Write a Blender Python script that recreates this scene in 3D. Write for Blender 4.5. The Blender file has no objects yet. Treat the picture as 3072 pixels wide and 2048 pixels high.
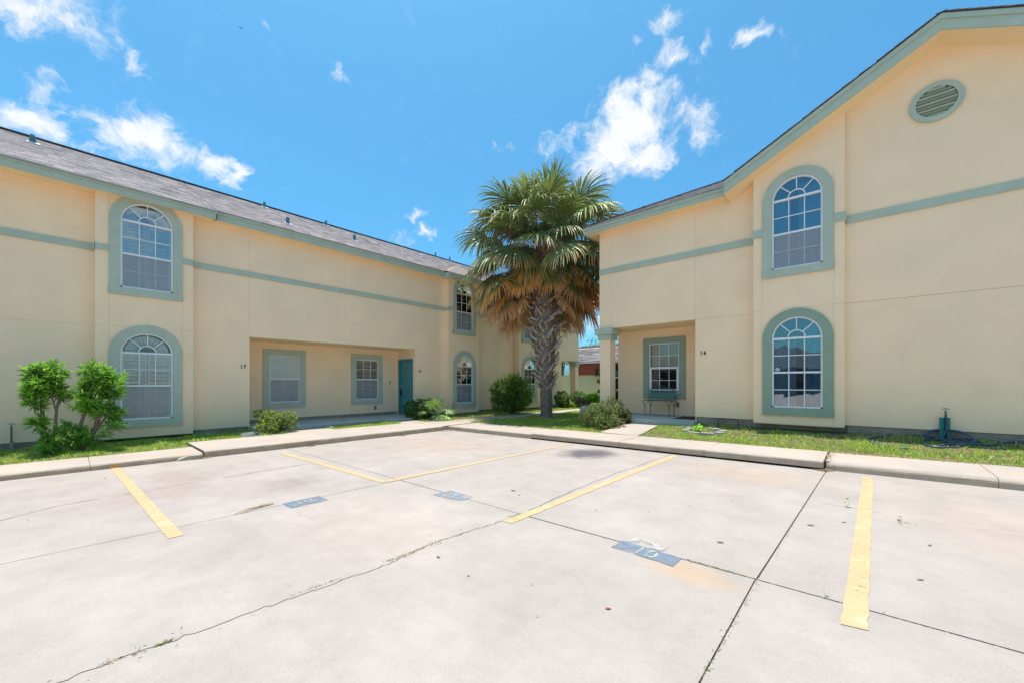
import bpy, math, random
import numpy as np
from mathutils import Vector, Matrix, Euler
random.seed(7); RNG = np.random.default_rng(11)
sc = bpy.context.scene
COL = sc.collection
R = math.radians

# ------------------------------------------------------------------ camera
cam = bpy.data.cameras.new('camera'); camo = bpy.data.objects.new('camera', cam); COL.objects.link(camo)
camo.location = (0, 0, 1.43); camo.rotation_euler = (R(90), 0, R(41.6))
cam.sensor_width = 36; cam.lens = 13.805; cam.shift_y = 0.0400; cam.clip_start = .05; cam.clip_end = 3000
sc.camera = camo

# ------------------------------------------------------------------ light
SUNV = Vector((-.12, .015, 1)).normalized()
sun = bpy.data.lights.new('sun', 'SUN'); sun.energy = 3.35; sun.angle = R(.53); sun.color = (1, .885, .78)
suno = bpy.data.objects.new('sun', sun); COL.objects.link(suno)
suno.rotation_euler = SUNV.to_track_quat('Z', 'Y').to_euler(); suno.location = (0, 0, 40)
sc.view_settings.view_transform = 'Standard'; sc.view_settings.look = 'None'
sc.view_settings.gamma = 1; sc.view_settings.use_curve_mapping = False
sc.view_settings.exposure = 1.07
sc.render.engine = 'CYCLES'
sc.cycles.use_denoising = True; sc.cycles.max_bounces = 8; sc.cycles.diffuse_bounces = 5
sc.cycles.transparent_max_bounces = 16; sc.cycles.sample_clamp_indirect = 6

world = bpy.data.worlds.new('World'); sc.world = world; world.use_nodes = True
wt = world.node_tree; wn = wt.nodes; wl = wt.links; wn.clear()
def N(t, typ, **kw):
    n = t.nodes.new(typ)
    for k, v in kw.items(): setattr(n, k, v)
    return n
out = N(wt, 'ShaderNodeOutputWorld'); bg = N(wt, 'ShaderNodeBackground')
bg.inputs['Strength'].default_value = .107
sky = N(wt, 'ShaderNodeTexSky', sky_type='NISHITA', sun_disc=False)
sky.sun_elevation = math.asin(SUNV.z); sky.sun_rotation = math.atan2(SUNV.x, SUNV.y)
sky.air_density = 1.0; sky.dust_density = 2.2; sky.ozone_density = 2.0; sky.altitude = 100
# clouds: (u0, u1, r_u, r_v, tilt_deg, weight) are turned into directions on the sky sphere
def sky_dir(u, v):
    a = R(41.6); s, c = math.sin(a), math.cos(a); r = (u - 1536) / 1178
    return Vector((-s + c * r, c + s * r, (1147 - v) / 1178)).normalized()
CLOUDS = [(90, 25, 200, 62, 22, 1.0), (240, 90, 90, 50, 35, .8), (175, 10, 150, 45, 10, .75),
 (430, 212, 42, 30, 20, .72), (130, 262, 60, 40, 20, .62), (85, 362, 125, 62, 12, 1.15),
 (400, 400, 100, 60, 18, 1.25), (500, 440, 110, 52, 20, 1.3), (640, 500, 62, 38, 22, 1.1), (705, 525, 52, 34, -25, 1.0), (350, 360, 40, 30, -20, .8),
 (265, 440, 75, 40, 10, .72), (1027, 216, 20, 34, 0, .62), (790, 48, 30, 16, 10, .4),
 (1890, 385, 105, 85, -10, 1.5), (1850, 440, 125, 70, -30, 1.4), (1930, 330, 70, 45, -20, 1.2), (1850, 310, 42, 55, 20, 1.1), (1950, 470, 75, 50, 10, 1.15), (1790, 480, 70, 45, -20, 1.0),
 (1885, 262, 80, 34, -18, 1.0), (1935, 232, 50, 30, 10, .9), (1995, 265, 34, 30, 30, .62),
 (1680, 425, 72, 28, -28, .85), (1720, 395, 25, 38, 0, .65),
 (2090, 355, 75, 40, -5, .92), (2070, 340, 40, 45, 20, .7), (2118, 415, 45, 32, 10, .75),
 (1985, 75, 52, 32, -35, .78), (2010, 50, 40, 18, -20, .6), (2010, 165, 62, 38, 10, .7), (1985, 190, 40, 50, 0, .5), (2070, 178, 40, 22, -20, .5), (1895, 135, 20, 30, 10, .6),
 (2255, 115, 72, 20, -8, .72), (2230, 125, 40, 26, 0, .5), (2122, 128, 34, 30, -10, .5), (2150, 240, 40, 38, 0, .3),
 (1248, 649, 42, 16, -8, .8), (1275, 700, 34, 18, 0, .85), (1195, 718, 40, 18, 10, .65), (1497, 446, 30, 16, 0, .5),
 (1765, 905, 90, 40, 0, .95), (1790, 965, 90, 22, 0, .8), (1500, 960, 300, 40, 5, .6),
]
tc = N(wt, 'ShaderNodeTexCoord')
n1 = N(wt, 'ShaderNodeTexNoise'); n1.inputs['Scale'].default_value = 13; n1.inputs['Detail'].default_value = 6; n1.inputs['Roughness'].default_value = .6
n1.inputs['Distortion'].default_value = .6
wl.new(tc.outputs['Generated'], n1.inputs['Vector'])
sub = N(wt, 'ShaderNodeVectorMath', operation='SUBTRACT'); sub.inputs[1].default_value = (.5, .5, .5)
wl.new(n1.outputs['Color'], sub.inputs[0])
sca = N(wt, 'ShaderNodeVectorMath', operation='SCALE'); sca.inputs['Scale'].default_value = .085; wl.new(sub.outputs[0], sca.inputs[0])
add = N(wt, 'ShaderNodeVectorMath', operation='ADD'); wl.new(tc.outputs['Generated'], add.inputs[0]); wl.new(sca.outputs[0], add.inputs[1])
acc = None
def blob(d, e1, e2, r1, r2, w):
    global acc
    m = Matrix((e1, e2, d)).transposed()
    mp = N(wt, 'ShaderNodeMapping', vector_type='TEXTURE')
    mp.inputs['Location'].default_value = d; mp.inputs['Rotation'].default_value = m.to_euler()
    mp.inputs['Scale'].default_value = (r1, r2, 1.2)
    wl.new(add.outputs[0], mp.inputs['Vector'])
    g = N(wt, 'ShaderNodeTexGradient', gradient_type='SPHERICAL'); wl.new(mp.outputs[0], g.inputs[0])
    mu = N(wt, 'ShaderNodeMath', operation='MULTIPLY'); mu.inputs[1].default_value = w; wl.new(g.outputs['Fac'], mu.inputs[0])
    if acc is None: acc = mu
    else:
        mx = N(wt, 'ShaderNodeMath', operation='SMOOTH_MAX'); mx.inputs[2].default_value = .06
        wl.new(acc.outputs[0], mx.inputs[0]); wl.new(mu.outputs[0], mx.inputs[1]); acc = mx
for (u, v, ru, rv, tilt, w) in CLOUDS:
    t = R(tilt); d = sky_dir(u, v)
    a = sky_dir(u + ru * 1.75 * math.cos(t), v + ru * 1.75 * math.sin(t)) - d
    b = sky_dir(u - rv * 1.75 * math.sin(t), v + rv * 1.75 * math.cos(t)) - d
    e1 = (a - d * a.dot(d)).normalized(); e2 = d.cross(e1).normalized()
    blob(d, e1, e2, a.length, b.length, w)
# bright clouds added out of view to lift the fill light on the walls: (azimuth, elevation, half width, half height) in degrees
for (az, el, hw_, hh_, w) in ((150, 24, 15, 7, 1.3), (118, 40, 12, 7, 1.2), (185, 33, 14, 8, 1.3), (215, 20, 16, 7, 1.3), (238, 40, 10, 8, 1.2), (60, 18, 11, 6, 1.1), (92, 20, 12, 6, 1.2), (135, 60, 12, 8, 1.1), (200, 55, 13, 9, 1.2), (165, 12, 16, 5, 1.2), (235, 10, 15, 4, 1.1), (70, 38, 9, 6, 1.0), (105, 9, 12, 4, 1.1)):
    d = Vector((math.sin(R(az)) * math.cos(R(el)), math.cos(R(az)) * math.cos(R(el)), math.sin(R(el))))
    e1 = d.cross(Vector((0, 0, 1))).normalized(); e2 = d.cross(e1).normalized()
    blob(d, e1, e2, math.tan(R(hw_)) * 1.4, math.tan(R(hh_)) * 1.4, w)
n2 = N(wt, 'ShaderNodeTexNoise'); n2.inputs['Scale'].default_value = 26; n2.inputs['Detail'].default_value = 9; n2.inputs['Roughness'].default_value = .62
wl.new(add.outputs[0], n2.inputs['Vector'])
m1 = N(wt, 'ShaderNodeMath', operation='MULTIPLY_ADD'); m1.inputs[1].default_value = 2.0; m1.inputs[2].default_value = -1.28
wl.new(n2.outputs['Fac'], m1.inputs[0])
m2 = N(wt, 'ShaderNodeMath', operation='ADD'); wl.new(acc.outputs[0], m2.inputs[0]); wl.new(m1.outputs[0], m2.inputs[1])
mr = N(wt, 'ShaderNodeMapRange', interpolation_type='SMOOTHSTEP'); mr.inputs['From Min'].default_value = -.1; mr.inputs['From Max'].default_value = .85; mr.inputs['To Max'].default_value = .93
wl.new(m2.outputs[0], mr.inputs['Value'])
tint = N(wt, 'ShaderNodeMix', data_type='RGBA', blend_type='MULTIPLY'); tint.inputs['Factor'].default_value = 1
tint.inputs['B'].default_value = (.33, .80, .93, 1)
wl.new(sky.outputs[0], tint.inputs['A'])
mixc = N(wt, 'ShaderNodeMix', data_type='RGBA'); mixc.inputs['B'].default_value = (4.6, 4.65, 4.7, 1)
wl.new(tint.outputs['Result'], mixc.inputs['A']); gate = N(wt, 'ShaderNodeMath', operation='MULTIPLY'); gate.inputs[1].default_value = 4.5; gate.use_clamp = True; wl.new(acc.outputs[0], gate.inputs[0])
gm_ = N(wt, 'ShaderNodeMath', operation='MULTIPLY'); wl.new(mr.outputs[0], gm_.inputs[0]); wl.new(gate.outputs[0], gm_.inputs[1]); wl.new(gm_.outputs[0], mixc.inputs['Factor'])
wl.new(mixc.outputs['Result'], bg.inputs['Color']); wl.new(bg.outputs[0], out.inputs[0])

# ------------------------------------------------------------------ helpers
ORG = {}
def org(o):
    return ORG.get(o.name, Vector((0, 0, 0))) if o else Vector((0, 0, 0))
def tag(o, label=None, cat=None, group=None, kind=None):
    for k, v in (('label', label), ('category', cat), ('group', group), ('kind', kind)):
        if v: o[k] = v
    return o
def thing(name, loc, label, cat, group=None, kind=None):
    o = bpy.data.objects.new(name, None); COL.objects.link(o); o.location = loc; o.empty_display_size = .2
    ORG[o.name] = Vector(loc)
    return tag(o, label, cat, group, kind)
def link(o, parent):
    COL.objects.link(o)
    if parent: o.parent = parent
    ORG[o.name] = org(parent)
    return o
ML = lambda u, z, n: (u, z, n)
class MB:
    def __init__(s, M=None): s.v = []; s.f = []; s.M = M or (lambda x, y, z: (x, y, z))
    def p(s, a, b, c): s.v.append(s.M(a, b, c)); return len(s.v) - 1
    def box(s, a0, a1, b0, b1, c0, c1):
        i = len(s.v)
        for c in (c0, c1):
            for b in (b0, b1):
                for a in (a0, a1): s.v.append(s.M(a, b, c))
        for q in ((0, 2, 3, 1), (4, 5, 7, 6), (0, 1, 5, 4), (2, 6, 7, 3), (0, 4, 6, 2), (1, 3, 7, 5)): s.f.append(tuple(i + k for k in q))
        return s
    def rbox(s, ctr, half, ang, axis='c'):      # box rotated about one local axis through its centre
        i = len(s.v); ca, sa = math.cos(ang), math.sin(ang)
        for z in (-1, 1):
            for y in (-1, 1):
                for x in (-1, 1):
                    a, b, c = x * half[0], y * half[1], z * half[2]
                    if axis == 'c': a, b = a * ca - b * sa, a * sa + b * ca
                    elif axis == 'a': b, c = b * ca - c * sa, b * sa + c * ca
                    else: a, c = a * ca - c * sa, a * sa + c * ca
                    s.v.append(s.M(ctr[0] + a, ctr[1] + b, ctr[2] + c))
        for q in ((0, 2, 3, 1), (4, 5, 7, 6), (0, 1, 5, 4), (2, 6, 7, 3), (0, 4, 6, 2), (1, 3, 7, 5)): s.f.append(tuple(i + k for k in q))
        return s
    def prism(s, pts, c0, c1, steps=1, jit=0):      # polygon (a,b) extruded along c
        n = len(pts); i = len(s.v)
        for k in range(steps + 1):
            c = c0 + (c1 - c0) * k / steps
            for (a, b) in pts:
                s.v.append(s.M(a + random.uniform(-jit, jit), b + random.uniform(-jit, jit), c))
        for k in range(steps):
            for j in range(n):
                q = (j + 1) % n
                s.f.append((i + k * n + j, i + k * n + q, i + (k + 1) * n + q, i + (k + 1) * n + j))
        s.f.append(tuple(i + j for j in reversed(range(n)))); s.f.append(tuple(i + steps * n + j for j in range(n)))
        return s
    def ring(s, o, inn, c0, c1, closed=True):       # band between two outlines with equal counts
        n = len(o); i = len(s.v)
        for pts, c in ((o, c1), (inn, c1), (o, c0), (inn, c0)):
            for (a, b) in pts: s.v.append(s.M(a, b, c))
        for j in range(n if closed else n - 1):
            q = (j + 1) % n
            s.f += [(i + j, i + q, i + n + q, i + n + j), (i + 2 * n + j, i + 3 * n + j, i + 3 * n + q, i + 2 * n + q),
                    (i + j, i + 2 * n + j, i + 2 * n + q, i + q), (i + n + j, i + n + q, i + 3 * n + q, i + 3 * n + j)]
        if not closed:
            s.f += [(i, i + n, i + 3 * n, i + 2 * n), (i + n - 1, i + 3 * n - 1, i + 4 * n - 1, i + 2 * n - 1)]
        return s
    def tube(s, pts, r, sides=8, cap=True):
        pts = [Vector(p) for p in pts]; i = len(s.v); n = len(pts)
        rr = r if isinstance(r, (list, tuple)) else [r] * n
        up = Vector((0, 0, 1)); prev = None
        for k, p in enumerate(pts):
            d = (pts[min(k + 1, n - 1)] - pts[max(k - 1, 0)]).normalized()
            if prev is None:
                x = d.cross(up); x = d.cross(Vector((1, 0, 0))) if x.length < .05 else x
            else: x = prev - d * prev.dot(d)
            x.normalize(); prev = x; y = d.cross(x)
            for j in range(sides):
                a = 2 * math.pi * j / sides; q = p + (x * math.cos(a) + y * math.sin(a)) * rr[k]
                s.v.append(s.M(*q))
        for k in range(n - 1):
            for j in range(sides):
                q = (j + 1) % sides
                s.f.append((i + k * sides + j, i + k * sides + q, i + (k + 1) * sides + q, i + (k + 1) * sides + j))
        if cap: s.f.append(tuple(i + j for j in reversed(range(sides)))); s.f.append(tuple(i + (n - 1) * sides + j for j in range(sides)))
        return s
    def build(s, name, mat, parent=None, smooth=False, bevel=0, fix=True):
        me = bpy.data.meshes.new(name); g = org(parent)
        me.from_pydata([(a - g.x, b - g.y, c - g.z) for a, b, c in s.v], [], s.f)
        if fix:
            import bmesh
            bm = bmesh.new(); bm.from_mesh(me); bmesh.ops.recalc_face_normals(bm, faces=bm.faces)
            if bevel: bmesh.ops.bevel(bm, geom=[e for e in bm.edges if len(e.link_faces) == 2 and e.calc_face_angle(0) > .5], offset=bevel, segments=2, affect='EDGES')
            bm.to_mesh(me); bm.free()
        if smooth:
            for p in me.polygons: p.use_smooth = True
        me.materials.append(mat)
        return link(bpy.data.objects.new(name, me), parent)
def npobj(name, mat, V, tris=None, quads=None, col=None, parent=None, smooth=False):
    g = org(parent); V = np.asarray(V, np.float32) - np.array(g, np.float32)
    T = np.zeros((0, 3), np.int32) if tris is None else np.asarray(tris, np.int32)
    Q = np.zeros((0, 4), np.int32) if quads is None else np.asarray(quads, np.int32)
    me = bpy.data.meshes.new(name); me.vertices.add(len(V)); me.vertices.foreach_set('co', V.ravel())
    me.loops.add(T.size + Q.size); me.loops.foreach_set('vertex_index', np.concatenate([T.ravel(), Q.ravel()]))
    me.polygons.add(len(T) + len(Q))
    st = np.concatenate([np.arange(len(T)) * 3, T.size + np.arange(len(Q)) * 4]).astype(np.int32)
    me.polygons.foreach_set('loop_start', st)
    if smooth: me.polygons.foreach_set('use_smooth', np.ones(len(st), bool))
    me.update(calc_edges=True); me.validate()
    if col is not None:
        a = me.color_attributes.new('Col', 'FLOAT_COLOR', 'POINT'); c = np.ones((len(V), 4), np.float32); c[:, :3] = col
        a.data.foreach_set('color', c.ravel())
    me.materials.append(mat)
    return link(bpy.data.objects.new(name, me), parent)

# ------------------------------------------------------------------ materials
def mat(name, base, rough=.8, var=.06, vscale=1.5, bump=0, bscale=80, spec=.3, metal=0, fine=0, fscale=60, second=None, sfac=(.5, .6), sscale=3, bdist=.01, hue=None):
    m = bpy.data.materials.new(name); m.use_nodes = True; t = m.node_tree; n = t.nodes; l = t.links
    b = n['Principled BSDF']; b.inputs['Roughness'].default_value = rough; b.inputs['Metallic'].default_value = metal
    b.inputs['Specular IOR Level'].default_value = spec
    g = N(t, 'ShaderNodeNewGeometry')
    nz = N(t, 'ShaderNodeTexNoise'); nz.inputs['Scale'].default_value = vscale; nz.inputs['Detail'].default_value = 5; l.new(g.outputs['Position'], nz.inputs['Vector'])
    mrg = N(t, 'ShaderNodeMapRange'); mrg.inputs['From Min'].default_value = .3; mrg.inputs['From Max'].default_value = .7
    mrg.inputs['To Min'].default_value = 1 - var; mrg.inputs['To Max'].default_value = 1 + var; l.new(nz.outputs['Fac'], mrg.inputs['Value'])
    last = None
    rgb = N(t, 'ShaderNodeRGB'); rgb.outputs[0].default_value = (*base, 1); last = rgb.outputs[0]
    if second:
        n3 = N(t, 'ShaderNodeTexNoise'); n3.inputs['Scale'].default_value = sscale; n3.inputs['Detail'].default_value = 6; n3.inputs['Roughness'].default_value = .65; l.new(g.outputs['Position'], n3.inputs['Vector'])
        mm = N(t, 'ShaderNodeMapRange'); mm.inputs['From Min'].default_value = sfac[0]; mm.inputs['From Max'].default_value = sfac[1]; l.new(n3.outputs['Fac'], mm.inputs['Value'])
        mx = N(t, 'ShaderNodeMix', data_type='RGBA'); mx.inputs['B'].default_value = (*second, 1); l.new(last, mx.inputs['A']); l.new(mm.outputs[0], mx.inputs['Factor']); last = mx.outputs['Result']
    vm = N(t, 'ShaderNodeVectorMath', operation='SCALE'); l.new(last, vm.inputs[0]); l.new(mrg.outputs[0], vm.inputs['Scale']); last = vm.outputs[0]
    if fine:
        n4 = N(t, 'ShaderNodeTexNoise'); n4.inputs['Scale'].default_value = fscale; n4.inputs['Detail'].default_value = 3; l.new(g.outputs['Position'], n4.inputs['Vector'])
        m4 = N(t, 'ShaderNodeMapRange'); m4.inputs['From Min'].default_value = .3; m4.inputs['From Max'].default_value = .7; m4.inputs['To Min'].default_value = 1 - fine; m4.inputs['To Max'].default_value = 1 + fine; l.new(n4.outputs['Fac'], m4.inputs['Value'])
        v4 = N(t, 'ShaderNodeVectorMath', operation='SCALE'); l.new(last, v4.inputs[0]); l.new(m4.outputs[0], v4.inputs['Scale']); last = v4.outputs[0]
    l.new(last, b.inputs['Base Color'])
    if bump:
        n5 = N(t, 'ShaderNodeTexNoise'); n5.inputs['Scale'].default_value = bscale; n5.inputs['Detail'].default_value = 4; l.new(g.outputs['Position'], n5.inputs['Vector'])
        bp = N(t, 'ShaderNodeBump'); bp.inputs['Strength'].default_value = bump; bp.inputs['Distance'].default_value = bdist; l.new(n5.outputs['Fac'], bp.inputs['Height']); l.new(bp.outputs[0], b.inputs['Normal'])
    m['out'] = 1
    return m
def leafmat(name, rough=.5, trans=.38, spec=.35):
    m = bpy.data.materials.new(name); m.use_nodes = True; t = m.node_tree; n = t.nodes; l = t.links
    b = n['Principled BSDF']; b.inputs['Roughness'].default_value = rough; b.inputs['Specular IOR Level'].default_value = spec
    a = N(t, 'ShaderNodeAttribute', attribute_name='Col'); l.new(a.outputs['Color'], b.inputs['Base Color'])
    tr = N(t, 'ShaderNodeBsdfTranslucent'); hs = N(t, 'ShaderNodeHueSaturation'); hs.inputs['Value'].default_value = 1.5; hs.inputs['Hue'].default_value = .49
    l.new(a.outputs['Color'], hs.inputs['Color']); l.new(hs.outputs[0], tr.inputs['Color'])
    mx = N(t, 'ShaderNodeMixShader'); mx.inputs[0].default_value = trans; l.new(b.outputs[0], mx.inputs[1]); l.new(tr.outputs[0], mx.inputs[2])
    l.new(mx.outputs[0], n['Material Output'].inputs[0])
    return m
CREAM = mat('cream_stucco', (.98, .735, .49), .9, .045, 2.2, .5, 45, .15, fine=.035, fscale=140, bdist=.006, second=(.90, .69, .475), sfac=(.45, .7), sscale=1.1)
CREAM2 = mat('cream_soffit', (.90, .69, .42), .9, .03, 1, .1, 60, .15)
TRIM = mat('sage_trim', (.45, .51, .41), .75, .05, 2.5, .25, 70, .25, fine=.05, fscale=90, second=(.49, .545, .45), sfac=(.58, .72), sscale=5)
TRIMD = mat('sage_trim_dark', (.28, .365, .28), .75, .05, 2.5, .25, 70, .25, fine=.05, fscale=90, second=(.22, .34, .29), sfac=(.62, .75), sscale=6)
TEAL = mat('teal_paint', (.03, .24, .31), .45, .05, 3, 0, spec=.4)
WHITE = mat('white_vinyl', (.78, .80, .82), .4, .03, 4, 0, spec=.4)
SHUT = mat('shutter_white', (.93, .89, .80), .55, .02, 3)
BLIND = mat('blind_slats', (.85, .82, .74), .5, .03, 3)
CURT = mat('teal_curtain', (.13, .38, .52), .85, .12, 6)
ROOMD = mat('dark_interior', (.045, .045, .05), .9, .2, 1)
FROST = mat('pale_interior', (.50, .48, .38), .9, .08, 3)
FOUND = mat('concrete_foundation', (.30, .255, .205), .95, .18, 4, .6, 45, .15, fine=.12, fscale=50, second=(.42, .41, .38), sfac=(.66, .70), sscale=7)
PORCHC = mat('porch_concrete', (.37, .42, .42), .85, .12, 2.5, .3, 60, .2, second=(.45, .43, .39), sfac=(.45, .65), sscale=2)
WALKC = mat('walk_concrete', (.37, .335, .305), .92, .07, 1.2, .4, 90, .15, fine=.06, fscale=110, second=(.43, .345, .275), sfac=(.45, .75), sscale=1.1)
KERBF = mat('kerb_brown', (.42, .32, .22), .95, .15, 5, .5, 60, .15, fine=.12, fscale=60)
METALD = mat('dark_metal', (.03, .03, .035), .5, .1, 5, metal=.3)
GREENM = mat('green_iron', (.06, .11, .09), .5, .15, 8, metal=.2)
ROOFE = mat('roof_edge', (.05, .045, .045), .9, .1, 5)
PIPEM = mat('roof_pipe_teal', (.09, .20, .24), .6, .2, 8, metal=.2)
SOIL = mat('lawn_soil', (.16, .115, .075), 1, .3, 6, .8, 40, .1, fine=.35, fscale=45, second=(.10, .16, .035), sfac=(.42, .56), sscale=4, bdist=.03)
SOILD = mat('dark_soil', (.07, .05, .035), 1, .3, 8, .8, 40, .1, fine=.3, fscale=40)
LEAF = leafmat('leaf'); PALML = leafmat('palm_leaf', .42, .18, .5); GRASSM = leafmat('grass_blades', .6, .25, .2)
BARK = mat('bark', (.19, .14, .10), .95, .25, 12, .7, 60, .1)
TRUNKM = mat('palm_trunk_fibre', (.25, .205, .175), .95, .3, 9, 1, 30, .1, fine=.3, fscale=40, bdist=.03)
BOOTG = mat('palm_boot_grey', (.47, .405, .35), .9, .25, 14, .7, 50, .1, second=(.26, .19, .13), sfac=(.5, .62), sscale=9)
BOOTB = mat('palm_boot_brown', (.50, .30, .16), .9, .3, 14, .7, 50, .1, second=(.16, .10, .06), sfac=(.48, .62), sscale=9)
def concrete(name, base):
    m = mat(name, base, .93, .08, .7, .35, 130, .12, fine=.09, fscale=160, bdist=.004)
    t = m.node_tree; l = t.links; b = t.nodes['Principled BSDF']; src = b.inputs['Base Color'].links[0].from_socket
    g = N(t, 'ShaderNodeNewGeometry')
    def stain(cx, cy, rx, ry, colr, strength, nscale=3):
        nonlocal src
        mp = N(t, 'ShaderNodeMapping', vector_type='TEXTURE'); mp.inputs['Location'].default_value = (cx, cy, .05); mp.inputs['Scale'].default_value = (rx, ry, 5); l.new(g.outputs['Position'], mp.inputs[0])
        gr = N(t, 'ShaderNodeTexGradient', gradient_type='SPHERICAL'); l.new(mp.outputs[0], gr.inputs[0])
        nz = N(t, 'ShaderNodeTexNoise'); nz.inputs['Scale'].default_value = nscale; nz.inputs['Detail'].default_value = 6; nz.inputs['Roughness'].default_value = .7; l.new(g.outputs['Position'], nz.inputs['Vector'])
        ad = N(t, 'ShaderNodeMath', operation='ADD'); l.new(gr.outputs['Fac'], ad.inputs[0]); l.new(nz.outputs['Fac'], ad.inputs[1])
        r = N(t, 'ShaderNodeMapRange'); r.inputs['From Min'].default_value = .62; r.inputs['From Max'].default_value = 1.2; r.inputs['To Max'].default_value = strength; l.new(ad.outputs[0], r.inputs['Value'])
        mx = N(t, 'ShaderNodeMath', operation='MULTIPLY'); l.new(r.outputs[0], mx.inputs[0])
        st = N(t, 'ShaderNodeMath', operation='MULTIPLY'); st.inputs[1].default_value = 6; st.use_clamp = True; l.new(gr.outputs['Fac'], st.inputs[0]); l.new(st.outputs[0], mx.inputs[1])
        mm = N(t, 'ShaderNodeMix', data_type='RGBA'); mm.inputs['B'].default_value = (*colr, 1); l.new(src, mm.inputs['A']); l.new(mx.outputs[0], mm.inputs['Factor']); src = mm.outputs['Result']
    stain(-3.95, 6.7, .75, .85, (0.101, 0.094, 0.109), .95, 4)
    stain(-7.5, 1.1, 1.1, .5, (0.281, 0.226, 0.211), .6, 5); stain(-6.6, .6, .9, 1.0, (0.296, 0.234, 0.218), .55, 5)
    stain(-5.9, 2.0, .5, .5, (0.234, 0.203, 0.195), .6, 6); stain(-8.2, -1.4, 1.1, .8, (0.328, 0.257, 0.226), .5, 4)
    stain(-7.2, 5.6, 2.2, 1.6, (0.367, 0.289, 0.242), .55, 2); stain(-1.2, 6.6, 1.2, .8, (0.390, 0.296, 0.234), .5, 2.5)
    stain(1.3, 5.6, 1.4, 1.6, (0.374, 0.296, 0.257), .45, 2.5); stain(-.9, 2.9, .45, .25, (0.429, 0.296, 0.187), .6, 5)
    stain(-3.5, 1.9, 1.8, 1.1, (0.390, 0.335, 0.296), .4, 2); stain(-6.0, 1.6, .9, .7, (0.312, 0.265, 0.257), .5, 4)
    # streaky scuffs: noise stretched along the stalls
    mp = N(t, 'ShaderNodeMapping'); mp.inputs['Scale'].default_value = (.7, 9, 1); l.new(g.outputs['Position'], mp.inputs[0])
    nz = N(t, 'ShaderNodeTexNoise'); nz.inputs['Scale'].default_value = 1.3; nz.inputs['Detail'].default_value = 7; nz.inputs['Roughness'].default_value = .7; l.new(mp.outputs[0], nz.inputs['Vector'])
    r = N(t, 'ShaderNodeMapRange'); r.inputs['From Min'].default_value = .52; r.inputs['From Max'].default_value = .75; r.inputs['To Max'].default_value = .28; l.new(nz.outputs['Fac'], r.inputs['Value'])
    mm = N(t, 'ShaderNodeMix', data_type='RGBA'); mm.inputs['B'].default_value = (.28, .245, .225, 1); l.new(src, mm.inputs['A']); l.new(r.outputs[0], mm.inputs['Factor'])
    vo = N(t, 'ShaderNodeTexVoronoi'); vo.inputs['Scale'].default_value = 2.6; l.new(g.outputs['Position'], vo.inputs['Vector'])
    lt = N(t, 'ShaderNodeMapRange'); lt.inputs['From Min'].default_value = .018; lt.inputs['From Max'].default_value = .03; lt.inputs['To Min'].default_value = .7; lt.inputs['To Max'].default_value = 0; l.new(vo.outputs['Distance'], lt.inputs['Value'])
    m5 = N(t, 'ShaderNodeMix', data_type='RGBA'); m5.inputs['B'].default_value = (.13, .11, .10, 1); l.new(mm.outputs['Result'], m5.inputs['A']); l.new(lt.outputs[0], m5.inputs['Factor'])
    n8 = N(t, 'ShaderNodeTexNoise'); n8.inputs['Scale'].default_value = 2.4; n8.inputs['Detail'].default_value = 9; n8.inputs['Roughness'].default_value = .75; l.new(g.outputs['Position'], n8.inputs['Vector'])
    r8 = N(t, 'ShaderNodeMapRange'); r8.inputs['From Min'].default_value = .35; r8.inputs['From Max'].default_value = .65; r8.inputs['To Min'].default_value = .90; r8.inputs['To Max'].default_value = 1.06; l.new(n8.outputs['Fac'], r8.inputs['Value'])
    v8 = N(t, 'ShaderNodeVectorMath', operation='SCALE'); l.new(m5.outputs['Result'], v8.inputs[0]); l.new(r8.outputs[0], v8.inputs['Scale'])
    l.new(v8.outputs[0], b.inputs['Base Color'])
    return m
CONC = concrete('parking_concrete', (.335, .302, .282))
def glass(name, tintc=(1, 1, 1), boost=1.6, base=.06):
    m = bpy.data.materials.new(name); m.use_nodes = True; t = m.node_tree; n = t.nodes; l = t.links
    n.remove(n['Principled BSDF'])
    tr = N(t, 'ShaderNodeBsdfTransparent'); tr.inputs[0].default_value = (*tintc, 1); gl = N(t, 'ShaderNodeBsdfGlossy'); gl.inputs['Roughness'].default_value = .015
    fr = N(t, 'ShaderNodeFresnel'); fr.inputs['IOR'].default_value = 1.52
    g = N(t, 'ShaderNodeNewGeometry'); nz = N(t, 'ShaderNodeTexNoise'); nz.inputs['Scale'].default_value = 1.8; l.new(g.outputs['Position'], nz.inputs['Vector'])
    bp = N(t, 'ShaderNodeBump'); bp.inputs['Strength'].default_value = .25; bp.inputs['Distance'].default_value = .02; l.new(nz.outputs['Fac'], bp.inputs['Height']); l.new(bp.outputs[0], gl.inputs['Normal'])
    ma = N(t, 'ShaderNodeMath', operation='MULTIPLY_ADD'); ma.inputs[1].default_value = boost; ma.inputs[2].default_value = base; ma.use_clamp = True; l.new(fr.outputs[0], ma.inputs[0])
    mx = N(t, 'ShaderNodeMixShader'); l.new(ma.outputs[0], mx.inputs[0]); l.new(tr.outputs[0], mx.inputs[1]); l.new(gl.outputs[0], mx.inputs[2]); l.new(mx.outputs[0], n['Material Output'].inputs[0])
    return m
GLASS = glass('window_glass', (.94, .96, .96), 1.0, .02)
GLASSB = glass('window_glass_clear', (.85, .92, .95), 2.2, .10)
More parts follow.
